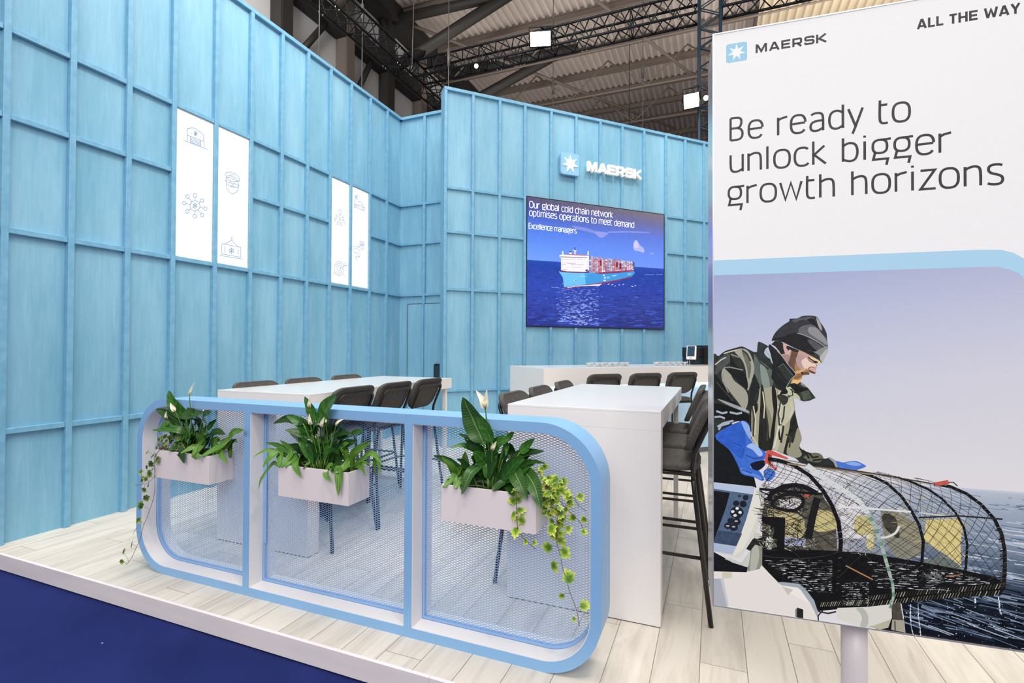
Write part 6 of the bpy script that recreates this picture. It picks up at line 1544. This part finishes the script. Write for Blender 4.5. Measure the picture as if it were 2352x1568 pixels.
PLANTS = [
([-2942,2120,775],[(1,65,[-2996,2115,974,-3050,2098,1057,-3092,2080,1141]),(3,56,[-3041,2115,936,-3099,2082,994,-3176,2050,1027]),(1,39,[-2976,2115,887,-3023,2068,909,-3160,2020,903]),(1,39,[-3080,2115,933,-3117,2078,941,-3131,2040,888]),(0,65,[-2958,2115,1011,-2889,2142,1007,-2800,2170,1017]),(0,30,[-2883,2115,1011,-2904,2133,1025,-2928,2150,1046]),(0,47,[-2820,2115,958,-2783,2138,1009,-2720,2160,1027]),(0,47,[-2813,2115,915,-2787,2128,945,-2767,2140,975]),(1,52,[-2880,2115,859,-2884,2072,874,-2864,2030,844]),(0,39,[-2788,2115,891,-2718,2108,910,-2643,2100,901]),(2,43,[-2811,2115,778,-2791,2072,847,-2792,2030,910]),(2,30,[-2810,2115,767,-2831,2058,821,-2879,2000,790]),(0,52,[-2929,2115,785,-2906,2062,776,-2858,2010,731]),(2,22,[-2795,2115,760,-2770,2058,769,-2724,2000,764]),(2,34,[-2738,2115,779,-2632,2088,848,-2524,2060,910]),(2,39,[-2620,2115,886,-2529,2082,926,-2434,2050,944]),(2,32,[-2696,2115,804,-2576,2058,796,-2492,2000,766]),(2,30,[-2726,2115,793,-2615,2098,835,-2554,2080,888]),(2,17,[-2608,2115,845,-2534,2082,876,-2483,2050,870]),(2,26,[-2696,2115,829,-2640,2108,869,-2578,2100,895]),(2,26,[-2757,2115,850,-2730,2118,860,-2697,2120,850]),(0,39,[-2962,2115,818,-3024,2122,834,-3068,2130,901]),(0,34,[-2911,2115,822,-2955,2138,867,-3001,2160,941]),(0,43,[-2880,2115,833,-2880,2138,881,-2879,2160,931]),(0,39,[-2987,2115,833,-3004,2118,867,-2983,2120,908]),(0,39,[-2848,2115,809,-2790,2108,854,-2756,2100,904]),(1,39,[-3027,2115,875,-3022,2098,913,-3029,2080,933]),(1,26,[-3053,2115,882,-3058,2082,878,-3035,2050,867]),(0,39,[-2913,2115,935,-2932,2142,965,-2932,2170,988]),(0,39,[-2976,2115,922,-3021,2138,952,-3041,2160,992]),(0,39,[-2850,2115,913,-2920,2148,948,-3003,2180,974]),(0,30,[-2942,2115,811,-2829,2082,842,-2731,2050,847]),(0,34,[-2793,2115,805,-2758,2098,845,-2747,2080,882]),(2,26,[-2726,2115,810,-2729,2108,845,-2702,2100,887]),(0,39,[-3012,2115,788,-3005,2082,820,-3009,2050,834])],[(9,22,[-2892,2060,1115,-2867,2055,1155,-2838,2050,1201]),(9,18,[-3088,2060,974,-3087,2055,994,-3076,2050,1021]),(9,22,[-3014,2060,1021,-3033,2055,1045,-3047,2050,1071]),(9,11,[-2771,2060,1032,-2760,2055,1041,-2751,2050,1048])]),
([-1923,2120,784],[(1,100,[-1887,2115,1004,-1873,2082,1087,-1788,2050,1163]),(1,49,[-1944,2115,1027,-1979,2098,1085,-2020,2080,1147]),(1,49,[-2017,2115,964,-2055,2082,1011,-2122,2050,1043]),(0,40,[-2029,2115,1004,-2126,2118,1025,-2239,2120,993]),(3,42,[-2017,2115,929,-2066,2082,953,-2133,2050,967]),(1,40,[-2017,2115,920,-2037,2088,963,-2056,2060,983]),(1,58,[-2006,2115,961,-1947,2082,1005,-1884,2050,1043]),(0,75,[-1826,2115,925,-1806,2142,974,-1797,2170,1028]),(0,27,[-1870,2115,939,-1781,2088,967,-1700,2060,975]),(1,22,[-1750,2115,961,-1682,2082,983,-1620,2050,992]),(1,36,[-1892,2115,915,-1890,2082,932,-1883,2050,944]),(1,53,[-1819,2115,825,-1820,2078,867,-1840,2040,889]),(0,40,[-1815,2115,895,-1760,2108,913,-1695,2100,932]),(0,58,[-1981,2115,833,-1978,2088,883,-1981,2060,923]),(0,36,[-2074,2115,834,-2069,2098,883,-2069,2080,931]),(0,49,[-2027,2115,829,-2044,2108,883,-2060,2100,901]),(2,27,[-2132,2115,775,-2112,2078,847,-2157,2040,913]),(2,42,[-2138,2115,779,-2195,2077,836,-2213,2038,824,-2236,2000,766]),(2,21,[-2150,2115,801,-2264,2068,846,-2329,2020,811]),(2,21,[-2150,2115,776,-2239,2073,774,-2277,2032,694,-2250,1990,649]),(2,31,[-2108,2115,777,-2077,2078,824,-2063,2040,872]),(2,40,[-2079,2115,820,-2036,2062,795,-1978,2010,736]),(2,31,[-1786,2115,780,-1845,2077,798,-1830,2038,768,-1774,2000,741]),(2,38,[-1767,2115,769,-1748,2058,742,-1729,2000,672]),(2,42,[-1754,2115,777,-1728,2078,823,-1692,2040,868]),(2,40,[-1739,2115,841,-1675,2088,894,-1577,2060,944]),(2,27,[-1738,2115,793,-1655,2090,844,-1575,2065,885,-1497,2040,844]),(2,18,[-1598,2115,857,-1532,2068,823,-1498,2020,792]),(2,22,[-1722,2115,799,-1634,2058,811,-1566,2000,789]),(2,18,[-1727,2115,794,-1636,2072,829,-1558,2030,841]),(2,36,[-1776,2115,850,-1787,2108,898,-1748,2100,916]),(0,49,[-1947,2115,854,-1939,2118,898,-1964,2120,931]),(0,49,[-1874,2115,842,-1861,2118,887,-1830,2120,915]),(0,40,[-1914,2115,936,-1919,2133,968,-1941,2150,1000]),(0,40,[-1982,2115,940,-2006,2128,972,-2007,2140,1002]),(0,40,[-1870,2115,956,-1872,2142,983,-1885,2170,1001]),(0,40,[-2015,2115,812,-1955,2088,841,-1896,2060,847]),(2,22,[-1981,2115,780,-1984,2082,795,-1998,2050,790]),(0,40,[-1902,2115,796,-1868,2108,835,-1856,2100,873]),(0,40,[-2050,2115,796,-2055,2108,828,-2024,2100,859]),(0,36,[-1797,2115,788,-1794,2098,835,-1790,2080,882]),(2,22,[-2097,2115,805,-2082,2088,844,-2066,2060,868])],[(9,20,[-1974,2060,1094,-1967,2055,1121,-1954,2050,1161]),(9,16,[-1968,2060,1002,-1966,2055,1033,-1967,2050,1064]),(9,21,[-1893,2060,996,-1880,2055,1025,-1865,2050,1051]),(9,13,[-1865,2060,1019,-1858,2055,1033,-1857,2050,1043]),(9,16,[-1800,2060,1008,-1775,2055,1032,-1742,2050,1047])]),
([-944,2120,784],[(3,90,[-973,2115,985,-1022,2078,1079,-1060,2040,1186]),(1,53,[-928,2115,988,-965,2108,1056,-1007,2100,1114]),(0,21,[-1003,2115,969,-1046,2118,998,-1097,2120,1013]),(0,44,[-980,2115,911,-1026,2088,963,-1061,2060,1002]),(1,21,[-1039,2115,934,-1077,2078,961,-1130,2040,952]),(1,55,[-952,2115,931,-891,2078,988,-828,2040,1013]),(1,22,[-858,2115,993,-857,2078,969,-847,2040,939]),(1,23,[-866,2115,993,-840,2082,1022,-811,2050,1043]),(1,35,[-957,2115,949,-968,2082,973,-975,2050,973]),(1,53,[-967,2115,866,-995,2088,910,-1017,2060,941]),(0,46,[-902,2115,863,-923,2118,906,-934,2120,932]),(0,39,[-853,2115,899,-796,2118,939,-698,2120,956]),(1,44,[-810,2115,943,-768,2118,977,-724,2120,1016]),(0,35,[-858,2115,908,-851,2122,943,-842,2130,992]),(0,25,[-877,2115,852,-810,2103,883,-749,2092,911,-676,2080,913]),(3,53,[-998,2115,870,-1015,2058,847,-1042,2000,758]),(3,60,[-843,2115,868,-784,2062,842,-735,2010,769]),(3,62,[-790,2115,864,-713,2058,829,-671,2000,741]),(0,35,[-872,2115,802,-834,2058,790,-790,2000,782]),(2,33,[-1128,2115,795,-1134,2078,854,-1169,2040,910]),(2,44,[-1075,2115,833,-1067,2088,886,-1055,2060,938]),(2,39,[-1122,2115,790,-1103,2078,829,-1062,2040,864]),(2,30,[-1070,2115,828,-1077,2078,846,-1080,2040,865]),(2,30,[-1144,2115,776,-1124,2088,816,-1114,2060,850]),(2,37,[-1090,2115,775,-1084,2072,814,-1044,2030,846]),(2,16,[-1152,2115,773,-1147,2082,791,-1142,2050,804]),(0,44,[-1013,2115,889,-1025,2098,901,-1037,2080,908]),(0,51,[-1033,2115,799,-1045,2118,835,-1036,2120,872]),(0,51,[-992,2115,794,-983,2118,841,-1005,2120,875]),(0,46,[-942,2115,809,-958,2128,850,-943,2140,886]),(0,42,[-912,2115,803,-893,2118,840,-875,2120,878]),(0,37,[-882,2115,797,-854,2118,835,-826,2120,864]),(0,42,[-972,2115,815,-984,2088,838,-1002,2060,848]),(0,37,[-942,2115,900,-958,2128,924,-984,2140,947]),(0,37,[-892,2115,905,-886,2122,931,-894,2130,956]),(0,28,[-1064,2115,778,-1022,2082,808,-972,2050,821]),(0,32,[-902,2115,786,-871,2088,814,-830,2060,820]),(0,32,[-952,2115,789,-924,2098,815,-887,2080,832])],[(9,29,[-958,2060,1139,-968,2055,1175,-999,2050,1219]),(9,22,[-956,2060,1139,-951,2055,1176,-945,2050,1227]),(9,18,[-922,2060,956,-910,2055,975,-896,2050,998])]),
]
IVIES = [([[-3116,2035,785,-3149,2031,745,-3149,2027,693,-3136,2023,630,-3130,2019,530,-3151,2015,454,-3176,2010,388,-3209,2006,321,-3226,2002,250,-3267,1998,176,-3297,1994,119,-3336,1990,76],[-3147,2030,625,-3173,2027,599,-3216,2023,574,-3311,2020,554]],[[-3214,2025,767,28],[-3167,2024,745,35],[-3121,2023,733,38],[-3166,2021,703,36],[-3209,2020,680,21],[-3260,2019,646,26],[-3176,2018,644,45],[-3241,2015,595,31],[-3205,2016,604,29],[-3180,2013,569,19],[-3214,2012,542,29],[-3196,2009,499,33],[-3154,2019,670,19],[-3231,2006,442,42],[-3252,2001,357,31],[-3276,1997,288,40],[-3296,1992,206,38],[-3371,1990,150,35],[-3376,1986,93,26],[-3209,2119,836,21],[-3169,2080,848,21],[-2972,2065,809,27],[-3114,2054,820,19],[-3125,2054,852,18],[-2965,2062,807,27],[-3046,2097,844,20],[-3031,2060,810,28],[-2964,2053,865,24],[-3056,2084,821,18],[-3077,2067,855,29],[-3063,2120,811,20],[-2965,2059,827,29],[-3020,2087,823,21],[-3102,2104,820,18],[-3131,2079,793,16],[-3254,2119,791,19],[-3086,2083,822,20],[-2958,2067,855,21],[-3155,2079,805,19],[-3080,2053,806,20],[-3074,2079,790,17],[-3171,2067,837,27],[-3110,2112,833,20],[-3206,2108,809,16],[-3050,2085,791,30],[-2994,2052,797,15],[-3118,2068,784,27],[-3089,2067,788,25],[-2994,2065,845,18],[-3081,2066,851,21],[-3029,2111,832,15],[-3164,2060,843,27],[-3081,2054,841,17],[-3192,2115,850,27],[-3094,2090,843,33],[-3077,2119,799,27],[-3090,2078,828,27],[-3222,2113,821,22],[-3243,2096,804,22],[-3250,2105,775,20]]),([[-796,2030,807,-793,2030,742,-790,2030,677,-787,2030,642,-776,2030,614,-746,2030,586,-704,2030,557],[-675,2100,812,-637,2095,757,-625,2091,709,-628,2086,635,-627,2082,582,-610,2077,532,-598,2073,481,-581,2068,442,-565,2064,393,-543,2059,346,-527,2055,307,-518,2050,261],[-649,2100,789,-622,2098,758,-585,2096,723,-548,2094,693,-522,2092,668,-514,2090,645],[-623,2100,807,-601,2098,795,-554,2095,771,-533,2092,745,-499,2090,725],[-729,2100,832,-713,2100,874,-692,2100,897]],[[-708,2085,833,22],[-687,2103,830,25],[-654,2067,837,23],[-698,2088,817,22],[-684,2126,802,24],[-646,2073,817,25],[-635,2106,799,25],[-607,2083,821,35],[-638,2081,796,23],[-663,2062,793,26],[-689,2061,795,24],[-700,2126,746,30],[-670,2118,736,30],[-654,2116,749,28],[-691,2117,709,30],[-697,2127,684,30],[-604,2071,807,30],[-633,2101,781,25],[-574,2095,779,40],[-578,2100,752,30],[-536,2126,778,31],[-561,2113,686,30],[-516,2128,679,28],[-508,2066,649,23],[-645,2106,707,30],[-624,2107,709,30],[-605,2112,685,25],[-655,2103,661,25],[-627,2118,655,35],[-652,2080,639,42],[-649,2121,590,35],[-612,2083,592,38],[-581,2100,642,30],[-617,2120,608,20],[-667,2101,544,40],[-593,2073,551,42],[-636,2063,491,40],[-565,2065,441,46],[-602,2081,359,25],[-517,2103,320,38],[-554,2092,266,17],[-696,2088,889,23],[-709,2088,872,22],[-695,2117,890,25],[-733,2080,879,20],[-667,2089,851,22],[-689,2061,853,22],[-630,2073,774,25],[-680,2098,736,25],[-609,2109,837,30],[-655,2103,722,23],[-656,2086,831,19],[-649,2127,702,28],[-631,2104,801,25],[-634,2071,845,27],[-701,2065,797,26],[-678,2128,687,29],[-580,2129,739,29],[-673,2124,785,28],[-593,2102,719,25],[-633,2082,782,25],[-704,2066,813,28],[-652,2078,787,28],[-578,2076,792,19],[-643,2125,840,28],[-741,2122,793,20],[-680,2114,807,28],[-644,2070,834,24],[-643,2077,790,25],[-728,2081,775,25],[-645,2126,750,26],[-656,2071,792,27],[-657,2115,794,24],[-710,2108,730,21],[-654,2098,741,29],[-653,2127,766,25],[-620,2078,823,23],[-619,2097,839,19],[-633,2071,811,21],[-629,2067,829,27],[-611,2062,733,20],[-628,2082,756,22],[-727,2069,805,26],[-617,2064,796,24],[-729,2129,762,23],[-613,2077,624,22],[-632,2120,617,30],[-654,2108,636,22],[-655,2107,600,24],[-620,2103,612,28],[-649,2126,631,23],[-619,2121,667,26],[-611,2110,699,19],[-612,2099,697,29],[-609,2109,671,25],[-795,2028,787,29],[-805,2028,753,34],[-781,2028,759,34],[-798,2028,827,26],[-778,2028,716,32],[-805,2028,696,35],[-765,2028,671,37],[-794,2028,627,39],[-748,2028,588,24],[-711,2028,586,19],[-762,2028,788,22],[-784,2028,808,24]])]
# ------------------------------------------------------------------ planters hung on the mesh, peace lilies, ferns and ivy
M_PLANTER = mat('white_planter_laminate', '#e9e0e2', 0.4)
M_SOIL = varied('dark_potting_soil', '#1d1712', '#3a2f25', 0.95, (1, 1, 1), 60, 4, None, 0.5)
def leaf_mat(name, c1, c2, vein, vscale=26, rough=0.38, vmix=0.55, trans=0.25):
    m = mat(name, c1, rough, 0, 0.45)
    uv = nd(m, 'ShaderNodeUVMap'); sx = nd(m, 'ShaderNodeSeparateXYZ'); lk(m, uv.outputs[0], sx.inputs[0])
    def mth(op, a, b=None):
        n = nd(m, 'ShaderNodeMath', operation=op)
        for i, v in enumerate((a, b)):
            if v is None: continue
            if isinstance(v, (int, float)): n.inputs[i].default_value = v
            else: lk(m, v, n.inputs[i])
        return n.outputs[0]
    ax = mth('ABSOLUTE', mth('SUBTRACT', sx.outputs[0], 0.5))                   # distance from the midrib
    mid = mth('LESS_THAN', ax, 0.028)
    ph = mth('SUBTRACT', mth('MULTIPLY', sx.outputs[1], float(vscale)), mth('MULTIPLY', ax, 11.0))
    st = mth('GREATER_THAN', mth('SINE', ph), 0.55)
    nz = nd(m, 'ShaderNodeTexNoise', Scale=18.0, Detail=3)
    tc = nd(m, 'ShaderNodeTexCoord'); lk(m, tc.outputs['Object'], nz.inputs['Vector'])
    mx = nd(m, 'ShaderNodeMix', data_type='RGBA'); lk(m, nz.outputs[0], mx.inputs[0]); mx.inputs[6].default_value = (*lin(c1), 1); mx.inputs[7].default_value = (*lin(c2), 1)
    f = mth('MULTIPLY', mth('MAXIMUM', mid, mth('MULTIPLY', st, vmix)), 0.8)
    m2 = nd(m, 'ShaderNodeMix', data_type='RGBA'); lk(m, f, m2.inputs[0]); lk(m, mx.outputs[2], m2.inputs[6]); m2.inputs[7].default_value = (*lin(vein), 1)
    lk(m, m2.outputs[2], bsdf(m).inputs['Base Color'])
    return m
LM = [leaf_mat('dark_lily_leaf', '#17380f', '#234d16', '#2c5a1e', 40, 0.32, 0.25), leaf_mat('lily_leaf', '#234f15', '#33701d', '#5c8a3e', 34, 0.32, 0.30),
      leaf_mat('fern_strap_leaf', '#336a1d', '#5f8f30', '#8fae52', 16, 0.4, 0.25), leaf_mat('striped_lily_leaf', '#21481a', '#335f22', '#7c9c60', 125, 0.33, 0.24)]
M_STEM = mat('green_stem', '#5f8a3a', 0.5)
M_SPATHE = varied('cream_flower_spathe', '#e9e3c9', '#f7f4e8', 0.45, (1, 1, 1), 20, 2)
M_SPADIX = mat('cream_spadix', '#e6dfae', 0.7)
def bez(P, t):
    P = [p.copy() for p in P]
    while len(P) > 1: P = [P[i].lerp(P[i + 1], t) for i in range(len(P) - 1)]
    return P[0]
def cat(P, t):
    n = len(P) - 1; x = min(t * n, n - 1e-6); i = int(x); f = x - i
    p0, p1, p2, p3 = P[max(i - 1, 0)], P[i], P[i + 1], P[min(i + 2, n)]
    return 0.5 * ((2 * p1) + (p2 - p0) * f + (2 * p0 - 5 * p1 + 4 * p2 - p3) * f * f + (3 * p1 - p0 - 3 * p2 + p3) * f ** 3)
class Leaves:
    def __init__(s): s.mb = MB(); s.mb.smooth = True; s.uv = []
    def blade(s, P, width, shape, face, fold=0.25, seg=12, mi=0, wave=0.0, rnd=random):
        """a leaf blade along the control points, turned to 'face', folded along its midrib"""
        vs = []; M = 4
        face = Vector(face)
        for i in range(seg + 1):
            t = i / seg; c = cat(P, t); d = (cat(P, min(1, t + .02)) - cat(P, max(0, t - .02))).normalized()
            sd = d.cross(face); sd = sd.normalized() if sd.length > 1e-3 else d.cross(Vector((0, 0, 1))).normalized()
            nr = sd.cross(d)
            w_ = width * shape(t) / 2
            for k in range(-M // 2, M // 2 + 1):
                a = k / (M / 2)
                vs.append(c + sd * (a * w_) + nr * (abs(a) * w_ * fold + wave * w_ * math.sin(t * 19 + k)))
                s.uv.append((0.5 + a / 2, t))
        s.mb.cm = mi
        s.mb.add(vs, [(i * (M + 1) + k, i * (M + 1) + k + 1, (i + 1) * (M + 1) + k + 1, (i + 1) * (M + 1) + k) for i in range(seg) for k in range(M)])
lily_shape = lambda t: max(0.02, (math.sin(PI * min(1, t * 0.96 + 0.03) ** 0.78)) ** 0.85 * (1 - 0.25 * t))
strap_shape = lambda t: max(0.03, min(1, 0.35 + 2.2 * t) * (1 - max(0, (t - 0.55) / 0.45) ** 1.6))
spathe_shape = lambda t: max(0.02, math.sin(PI * (t * 0.97 + 0.02) ** 0.6))
def V3(l): return [Vector((l[i] * .001, l[i + 1] * .001, l[i + 2] * .001)) for i in range(0, len(l), 3)]
PX = [(-3.153, -2.688, 'left bay'), (-2.161, -1.697, 'middle bay'), (-1.166, -0.705, 'right bay')]
PYF, PYB, PZ0, PZ1 = 2.036, 2.2015, 0.617, 0.782
LLAB = ['peace lily with one tall white flower in the left planter', 'bushy peace lily with cream buds in the middle planter', 'peace lily with a twin white flower and striped leaves in the right planter']
FLAB = ['strappy bright green fern at the right end of the left planter', 'strappy bright green fern drooping over both ends of the middle planter', 'small bright green fern at the left end of the right planter']
rl = random.Random(21)
for i, (x0, x1, bay) in enumerate(PX):
    t = thing('planter_box', 'white rectangular planter box hung on the mesh in the %s' % bay, 'planter', ((x0 + x1) / 2, (PYF + PYB) / 2, PZ0))
    w_ = 0.010; g = MB()
    for a, b in (((x0, PYF, PZ0), (x1, PYF + w_, PZ1)), ((x0, PYB - w_, PZ0), (x1, PYB, PZ1)), ((x0, PYF + w_, PZ0), (x0 + w_, PYB - w_, PZ1)), ((x1 - w_, PYF + w_, PZ0), (x1, PYB - w_, PZ1)), ((x0 + w_, PYF + w_, PZ0), (x1 - w_, PYB - w_, PZ0 + w_))): g.box(a, b)
    child_at(g.build('box', M_PLANTER), t)
    sb = MB(); K = 14; vs = []
    for a in range(K + 1):
        for b in range(5): vs.append((x0 + w_ + (x1 - x0 - 2 * w_) * a / K, PYF + w_ + (PYB - PYF - 2 * w_) * b / 4, PZ1 - 0.022 + 0.008 * rl.random()))
    sb.smooth = True; sb.add(vs, [(a * 5 + b, (a + 1) * 5 + b, (a + 1) * 5 + b + 1, a * 5 + b + 1) for a in range(K) for b in range(4)])
    child_at(sb.build('soil', M_SOIL), t)
    hk = MB()
    for hx in (x0 + 0.08, x1 - 0.08): hk.tube([(hx, PYB + 0.0005, PZ1 - 0.05), (hx, PYB + 0.006, PZ1 - 0.05)], 0.004, 6)
    child_at(hk.build('hooks', M_CHROME), t)['kind'] = 'stuff'
    root, leaves, flowers = PLANTS[i]
    root = Vector(root) * .001; root.z = PZ1 - 0.02
    lily = thing('peace_lily', LLAB[i], 'plant', tuple(root)); fern = None
    L = Leaves(); Fn = Leaves(); st = MB(); fs = MB()
    for kind, wd, pts in leaves:
        P = V3(pts); wd = wd * .001
        for p in P:
            if p.z < PZ1 + 0.006 and x0 - .01 < p.x < x1 + .01: p.y = min(p.y, PYF - 0.012)
        for p in P:
            if p.z > 0.985: p.y = min(p.y, 2.072)
        if len(P) == 3 and P[2].z < PZ1 and P[2].y < PYF: P[1].z = max(P[1].z, PZ1 + 0.012); P[1].y = min(P[1].y, PYF - 0.006)
        face = Vector((rl.uniform(-.25, .25), -1, 0.45 + rl.uniform(-.25, .25)))
        if kind == 2:
            b = P[0].copy(); r0 = Vector((b.x, min(PYB - .03, max(PYF + .03, b.y)), PZ1 - 0.02))
            if b.z > PZ1 + 0.012: P = [r0] + P
            Fn.blade(P, wd * 1.2, strap_shape, face, 0.22, 14, 0, 0.10)
        else:
            b = P[0]; r0 = root + Vector(((b.x - root.x) * 0.22 + rl.uniform(-.025, .025), rl.uniform(-.03, .03), 0))
            r0.x = max(x0 + .02, min(x1 - .02, r0.x)); r0.y = max(PYF + .02, min(PYB - .02, r0.y))
            if b.z < r0.z: r0.z = PZ1 - .02
            mid = Vector((r0.x * .55 + b.x * .45, (r0.y + b.y) / 2, max(r0.z, b.z) * 0.6 + min(r0.z, b.z) * 0.4 + (0.03 if b.z < PZ1 + .02 else 0)))
            st.tube([bez([r0, mid, b], q / 6) for q in range(7)], [0.0028] * 7, 6)
            L.blade(P, wd * 1.3, lily_shape, face, 0.20, 14, {0: 0, 1: 1, 3: 2}[kind], 0.05)
    for q in range(26):
        bx = root.x + rl.gauss(0, .055); bx = max(x0 + .05, min(x1 - .05, bx)); b = Vector((bx, rl.uniform(PYF + .03, PYB - .02), PZ1 + rl.uniform(0.0, 0.05)))
        d_ = Vector(((bx - root.x) * 1.2 + rl.uniform(-.05, .05), rl.uniform(-.03, .02), rl.uniform(.05, .13))); tip = b + d_; tip.y = min(tip.y, YM - .012)
        L.blade([b, b + d_ * .55 + Vector((0, 0, .02)), tip], rl.uniform(.03, .05), lily_shape, Vector((rl.uniform(-.6, .6), -1, rl.uniform(-.1, .7))), 0.2, 10, rl.choice((0, 0, 1)))
        st.tube([Vector((bx * .6 + root.x * .4, b.y, PZ1 - .02)), b], 0.0024, 5)
    child_at(L.mb.build('foliage', [LM[0], LM[1], LM[3]], uv=L.uv), lily)
    child_at(st.build('leaf_stalks', M_STEM), lily)
    if Fn.mb.v:
        q = V3(leaves[[k[0] for k in leaves].index(2)][2])[0]
        fern = thing('fern', FLAB[i], 'plant', (q.x, 2.12, PZ1 - 0.02)); child_at(Fn.mb.build('fronds', LM[2], uv=Fn.uv), fern)
    for kind, wd, pts in flowers:
        P = V3(pts); b = P[0]
        r0 = root + Vector(((b.x - root.x) * 0.15, rl.uniform(-.02, .02), 0))
        mid = Vector((r0.x * .3 + b.x * .7 - (P[2].x - b.x) * .25, (r0.y + b.y) / 2, r0.z * .45 + b.z * .55))
        q = MB(); q.tube([bez([r0, mid, b], k / 8) for k in range(9)] + [b.lerp(P[1], 0.15)], 0.0024, 6); so = child_at(q.build('flower_stem', M_STEM), lily)
        F_ = Leaves(); F_.blade(P, wd * .001 * 1.2, spathe_shape, Vector((0.25, -0.85, 0.55)), 0.45, 12); fo_ = F_.mb.build('flower', M_SPATHE, uv=F_.uv); child_at(fo_, lily)
        q = MB(); d = (P[1] - P[0]); o_ = Vector((0.006, -0.012, 0)) * 0.5
        q.tube([P[0] + o_ + d * 0.15, P[0] + o_ + d * 0.9], [0.004, 0.003], 8); sp = q.build('spadix', M_SPADIX); sp.parent = fo_; sp.matrix_parent_inverse = Matrix.Translation(-Vector(lily.location)) if False else sp.matrix_parent_inverse
# ivy
def ivy_mat(name, edge, core, dark):
    m = mat(name, core, 0.45, 0, 0.35)
    uv = nd(m, 'ShaderNodeUVMap'); sx = nd(m, 'ShaderNodeSeparateXYZ'); lk(m, uv.outputs[0], sx.inputs[0])
    tc = nd(m, 'ShaderNodeTexCoord'); nz = nd(m, 'ShaderNodeTexNoise', Scale=70.0, Detail=3); lk(m, tc.outputs['Object'], nz.inputs['Vector'])
    ad = nd(m, 'ShaderNodeMath', operation='ADD'); lk(m, sx.outputs[0], ad.inputs[0])
    s2 = nd(m, 'ShaderNodeMath', operation='MULTIPLY_ADD'); s2.inputs[1].default_value = 0.7; s2.inputs[2].default_value = -0.35; lk(m, nz.outputs[0], s2.inputs[0]); lk(m, s2.outputs[0], ad.inputs[1])
    cr = nd(m, 'ShaderNodeValToRGB'); e = cr.color_ramp.elements
    e[0].position = 0.25; e[0].color = (*lin(dark), 1); e[1].position = 0.85; e[1].color = (*lin(edge), 1); x = e.new(0.55); x.color = (*lin(core), 1)
    lk(m, ad.outputs[0], cr.inputs[0]); lk(m, cr.outputs[0], bsdf(m).inputs['Base Color'])
    return m
IVY_R = [(0, 0.42), (16, 0.74), (38, 0.54), (58, 0.74), (74, 0.66), (90, 1.0), (106, 0.66), (122, 0.74), (142, 0.54), (164, 0.74), (180, 0.42), (225, 0.42), (262, 0.34), (270, 0.10), (278, 0.34), (315, 0.42)]
def ivy(name, label, stems, leaves, ms, loc, seed):
    r = random.Random(seed); root = thing(name, label, 'plant', loc); f = MB(); f.smooth = False; uvs = []
    SP = [V3(s) for s in stems]; allp = [cat(P, k / 40) for P in SP for k in range(41)]
    sm = MB()
    for P in SP: sm.tube([cat(P, k / 30) for k in range(31)], 0.0013, 5)
    for x, y, z, s in leaves:
        c = Vector((x, y, z)) * .001; s = s * .001 * 1.08
        face = Vector((r.uniform(-.7, .7), -1, r.uniform(-.2, .8))).normalized()
        up = Vector((r.uniform(-.9, .9), r.uniform(-.2, .2), r.uniform(-1.0, 0.25))); up = (up - face * up.dot(face)).normalized(); sd = up.cross(face)
        vs = [c]; uvs.append((0, 0.5)); f.cm = r.choice((0, 0, 1))
        for a, q in IVY_R:
            a = math.radians(a); dz = -0.18 * q * q * s + r.uniform(-.04, .04) * s
            vs.append(c + sd * (math.cos(a) * q * s) + up * (math.sin(a) * q * s) + face * dz); uvs.append((min(1, q + 0.1), 0.5))
        n = len(IVY_R); f.add(vs, [(0, 1 + k, 1 + (k + 1) % n) for k in range(n)])
        nb = min(allp, key=lambda p: (p - c).length)
        base = c - up * (0.12 * s)
        if 0.004 < (nb - base).length < 0.13: sm.tube([nb, (nb + base) / 2 + Vector((0, 0, 0.006)), base], 0.0008, 4, False)
    child_at(f.build('ivy_leaves', ms, uv=uvs), root); child_at(sm.build('vines', mat('brown_vine', '#6b5138', 0.7) if seed == 1 else bpy.data.materials['brown_vine']), root)
M_IV = [ivy_mat('olive_ivy_leaf', '#b4bd66', '#7b9440', '#3d5c22'), ivy_mat('green_ivy_leaf', '#7f9a3e', '#54752a', '#2b4716')]
M_IV2 = [ivy_mat('yellow_green_ivy_leaf', '#dfe070', '#b0c748', '#5d8a2c'), ivy_mat('bright_ivy_leaf', '#d2da66', '#98b844', '#4b7826')]
ivy('ivy', 'olive green ivy trailing to the floor from the left planter', IVIES[0][0], IVIES[0][1], M_IV, (-3.10, 2.07, PZ1 - 0.02), 1)
ivy('ivy', 'yellow green variegated ivy trailing from the right planter', IVIES[1][0], IVIES[1][1], M_IV2, (-0.76, 2.09, PZ1 - 0.02), 2)
# lint scraps on the carpet
for (x, y, s_, lb) in ((-2.55, 1.32, 0.016, 'white lint scrap on the navy carpet, the largest'), (-2.9, 1.62, 0.006, 'tiny white speck on the navy carpet near the kerb'), (-1.75, 1.35, 0.006, 'tiny white speck on the navy carpet right of the lint scrap')):
    g = MB(); pts = [(x + s_ * math.cos(a) * (1 if k % 2 else .45), y + s_ * math.sin(a) * (1 if k % 2 else .45) * .6) for k, a in enumerate([0, .9, 1.7, 2.6, 3.5, 4.4, 5.4])]
    g.prism(pts, lambda u, v, d: (u, v, d), -0.1049, -0.1035); tag(g.build('lint', M_WHITE), lb, 'lint')
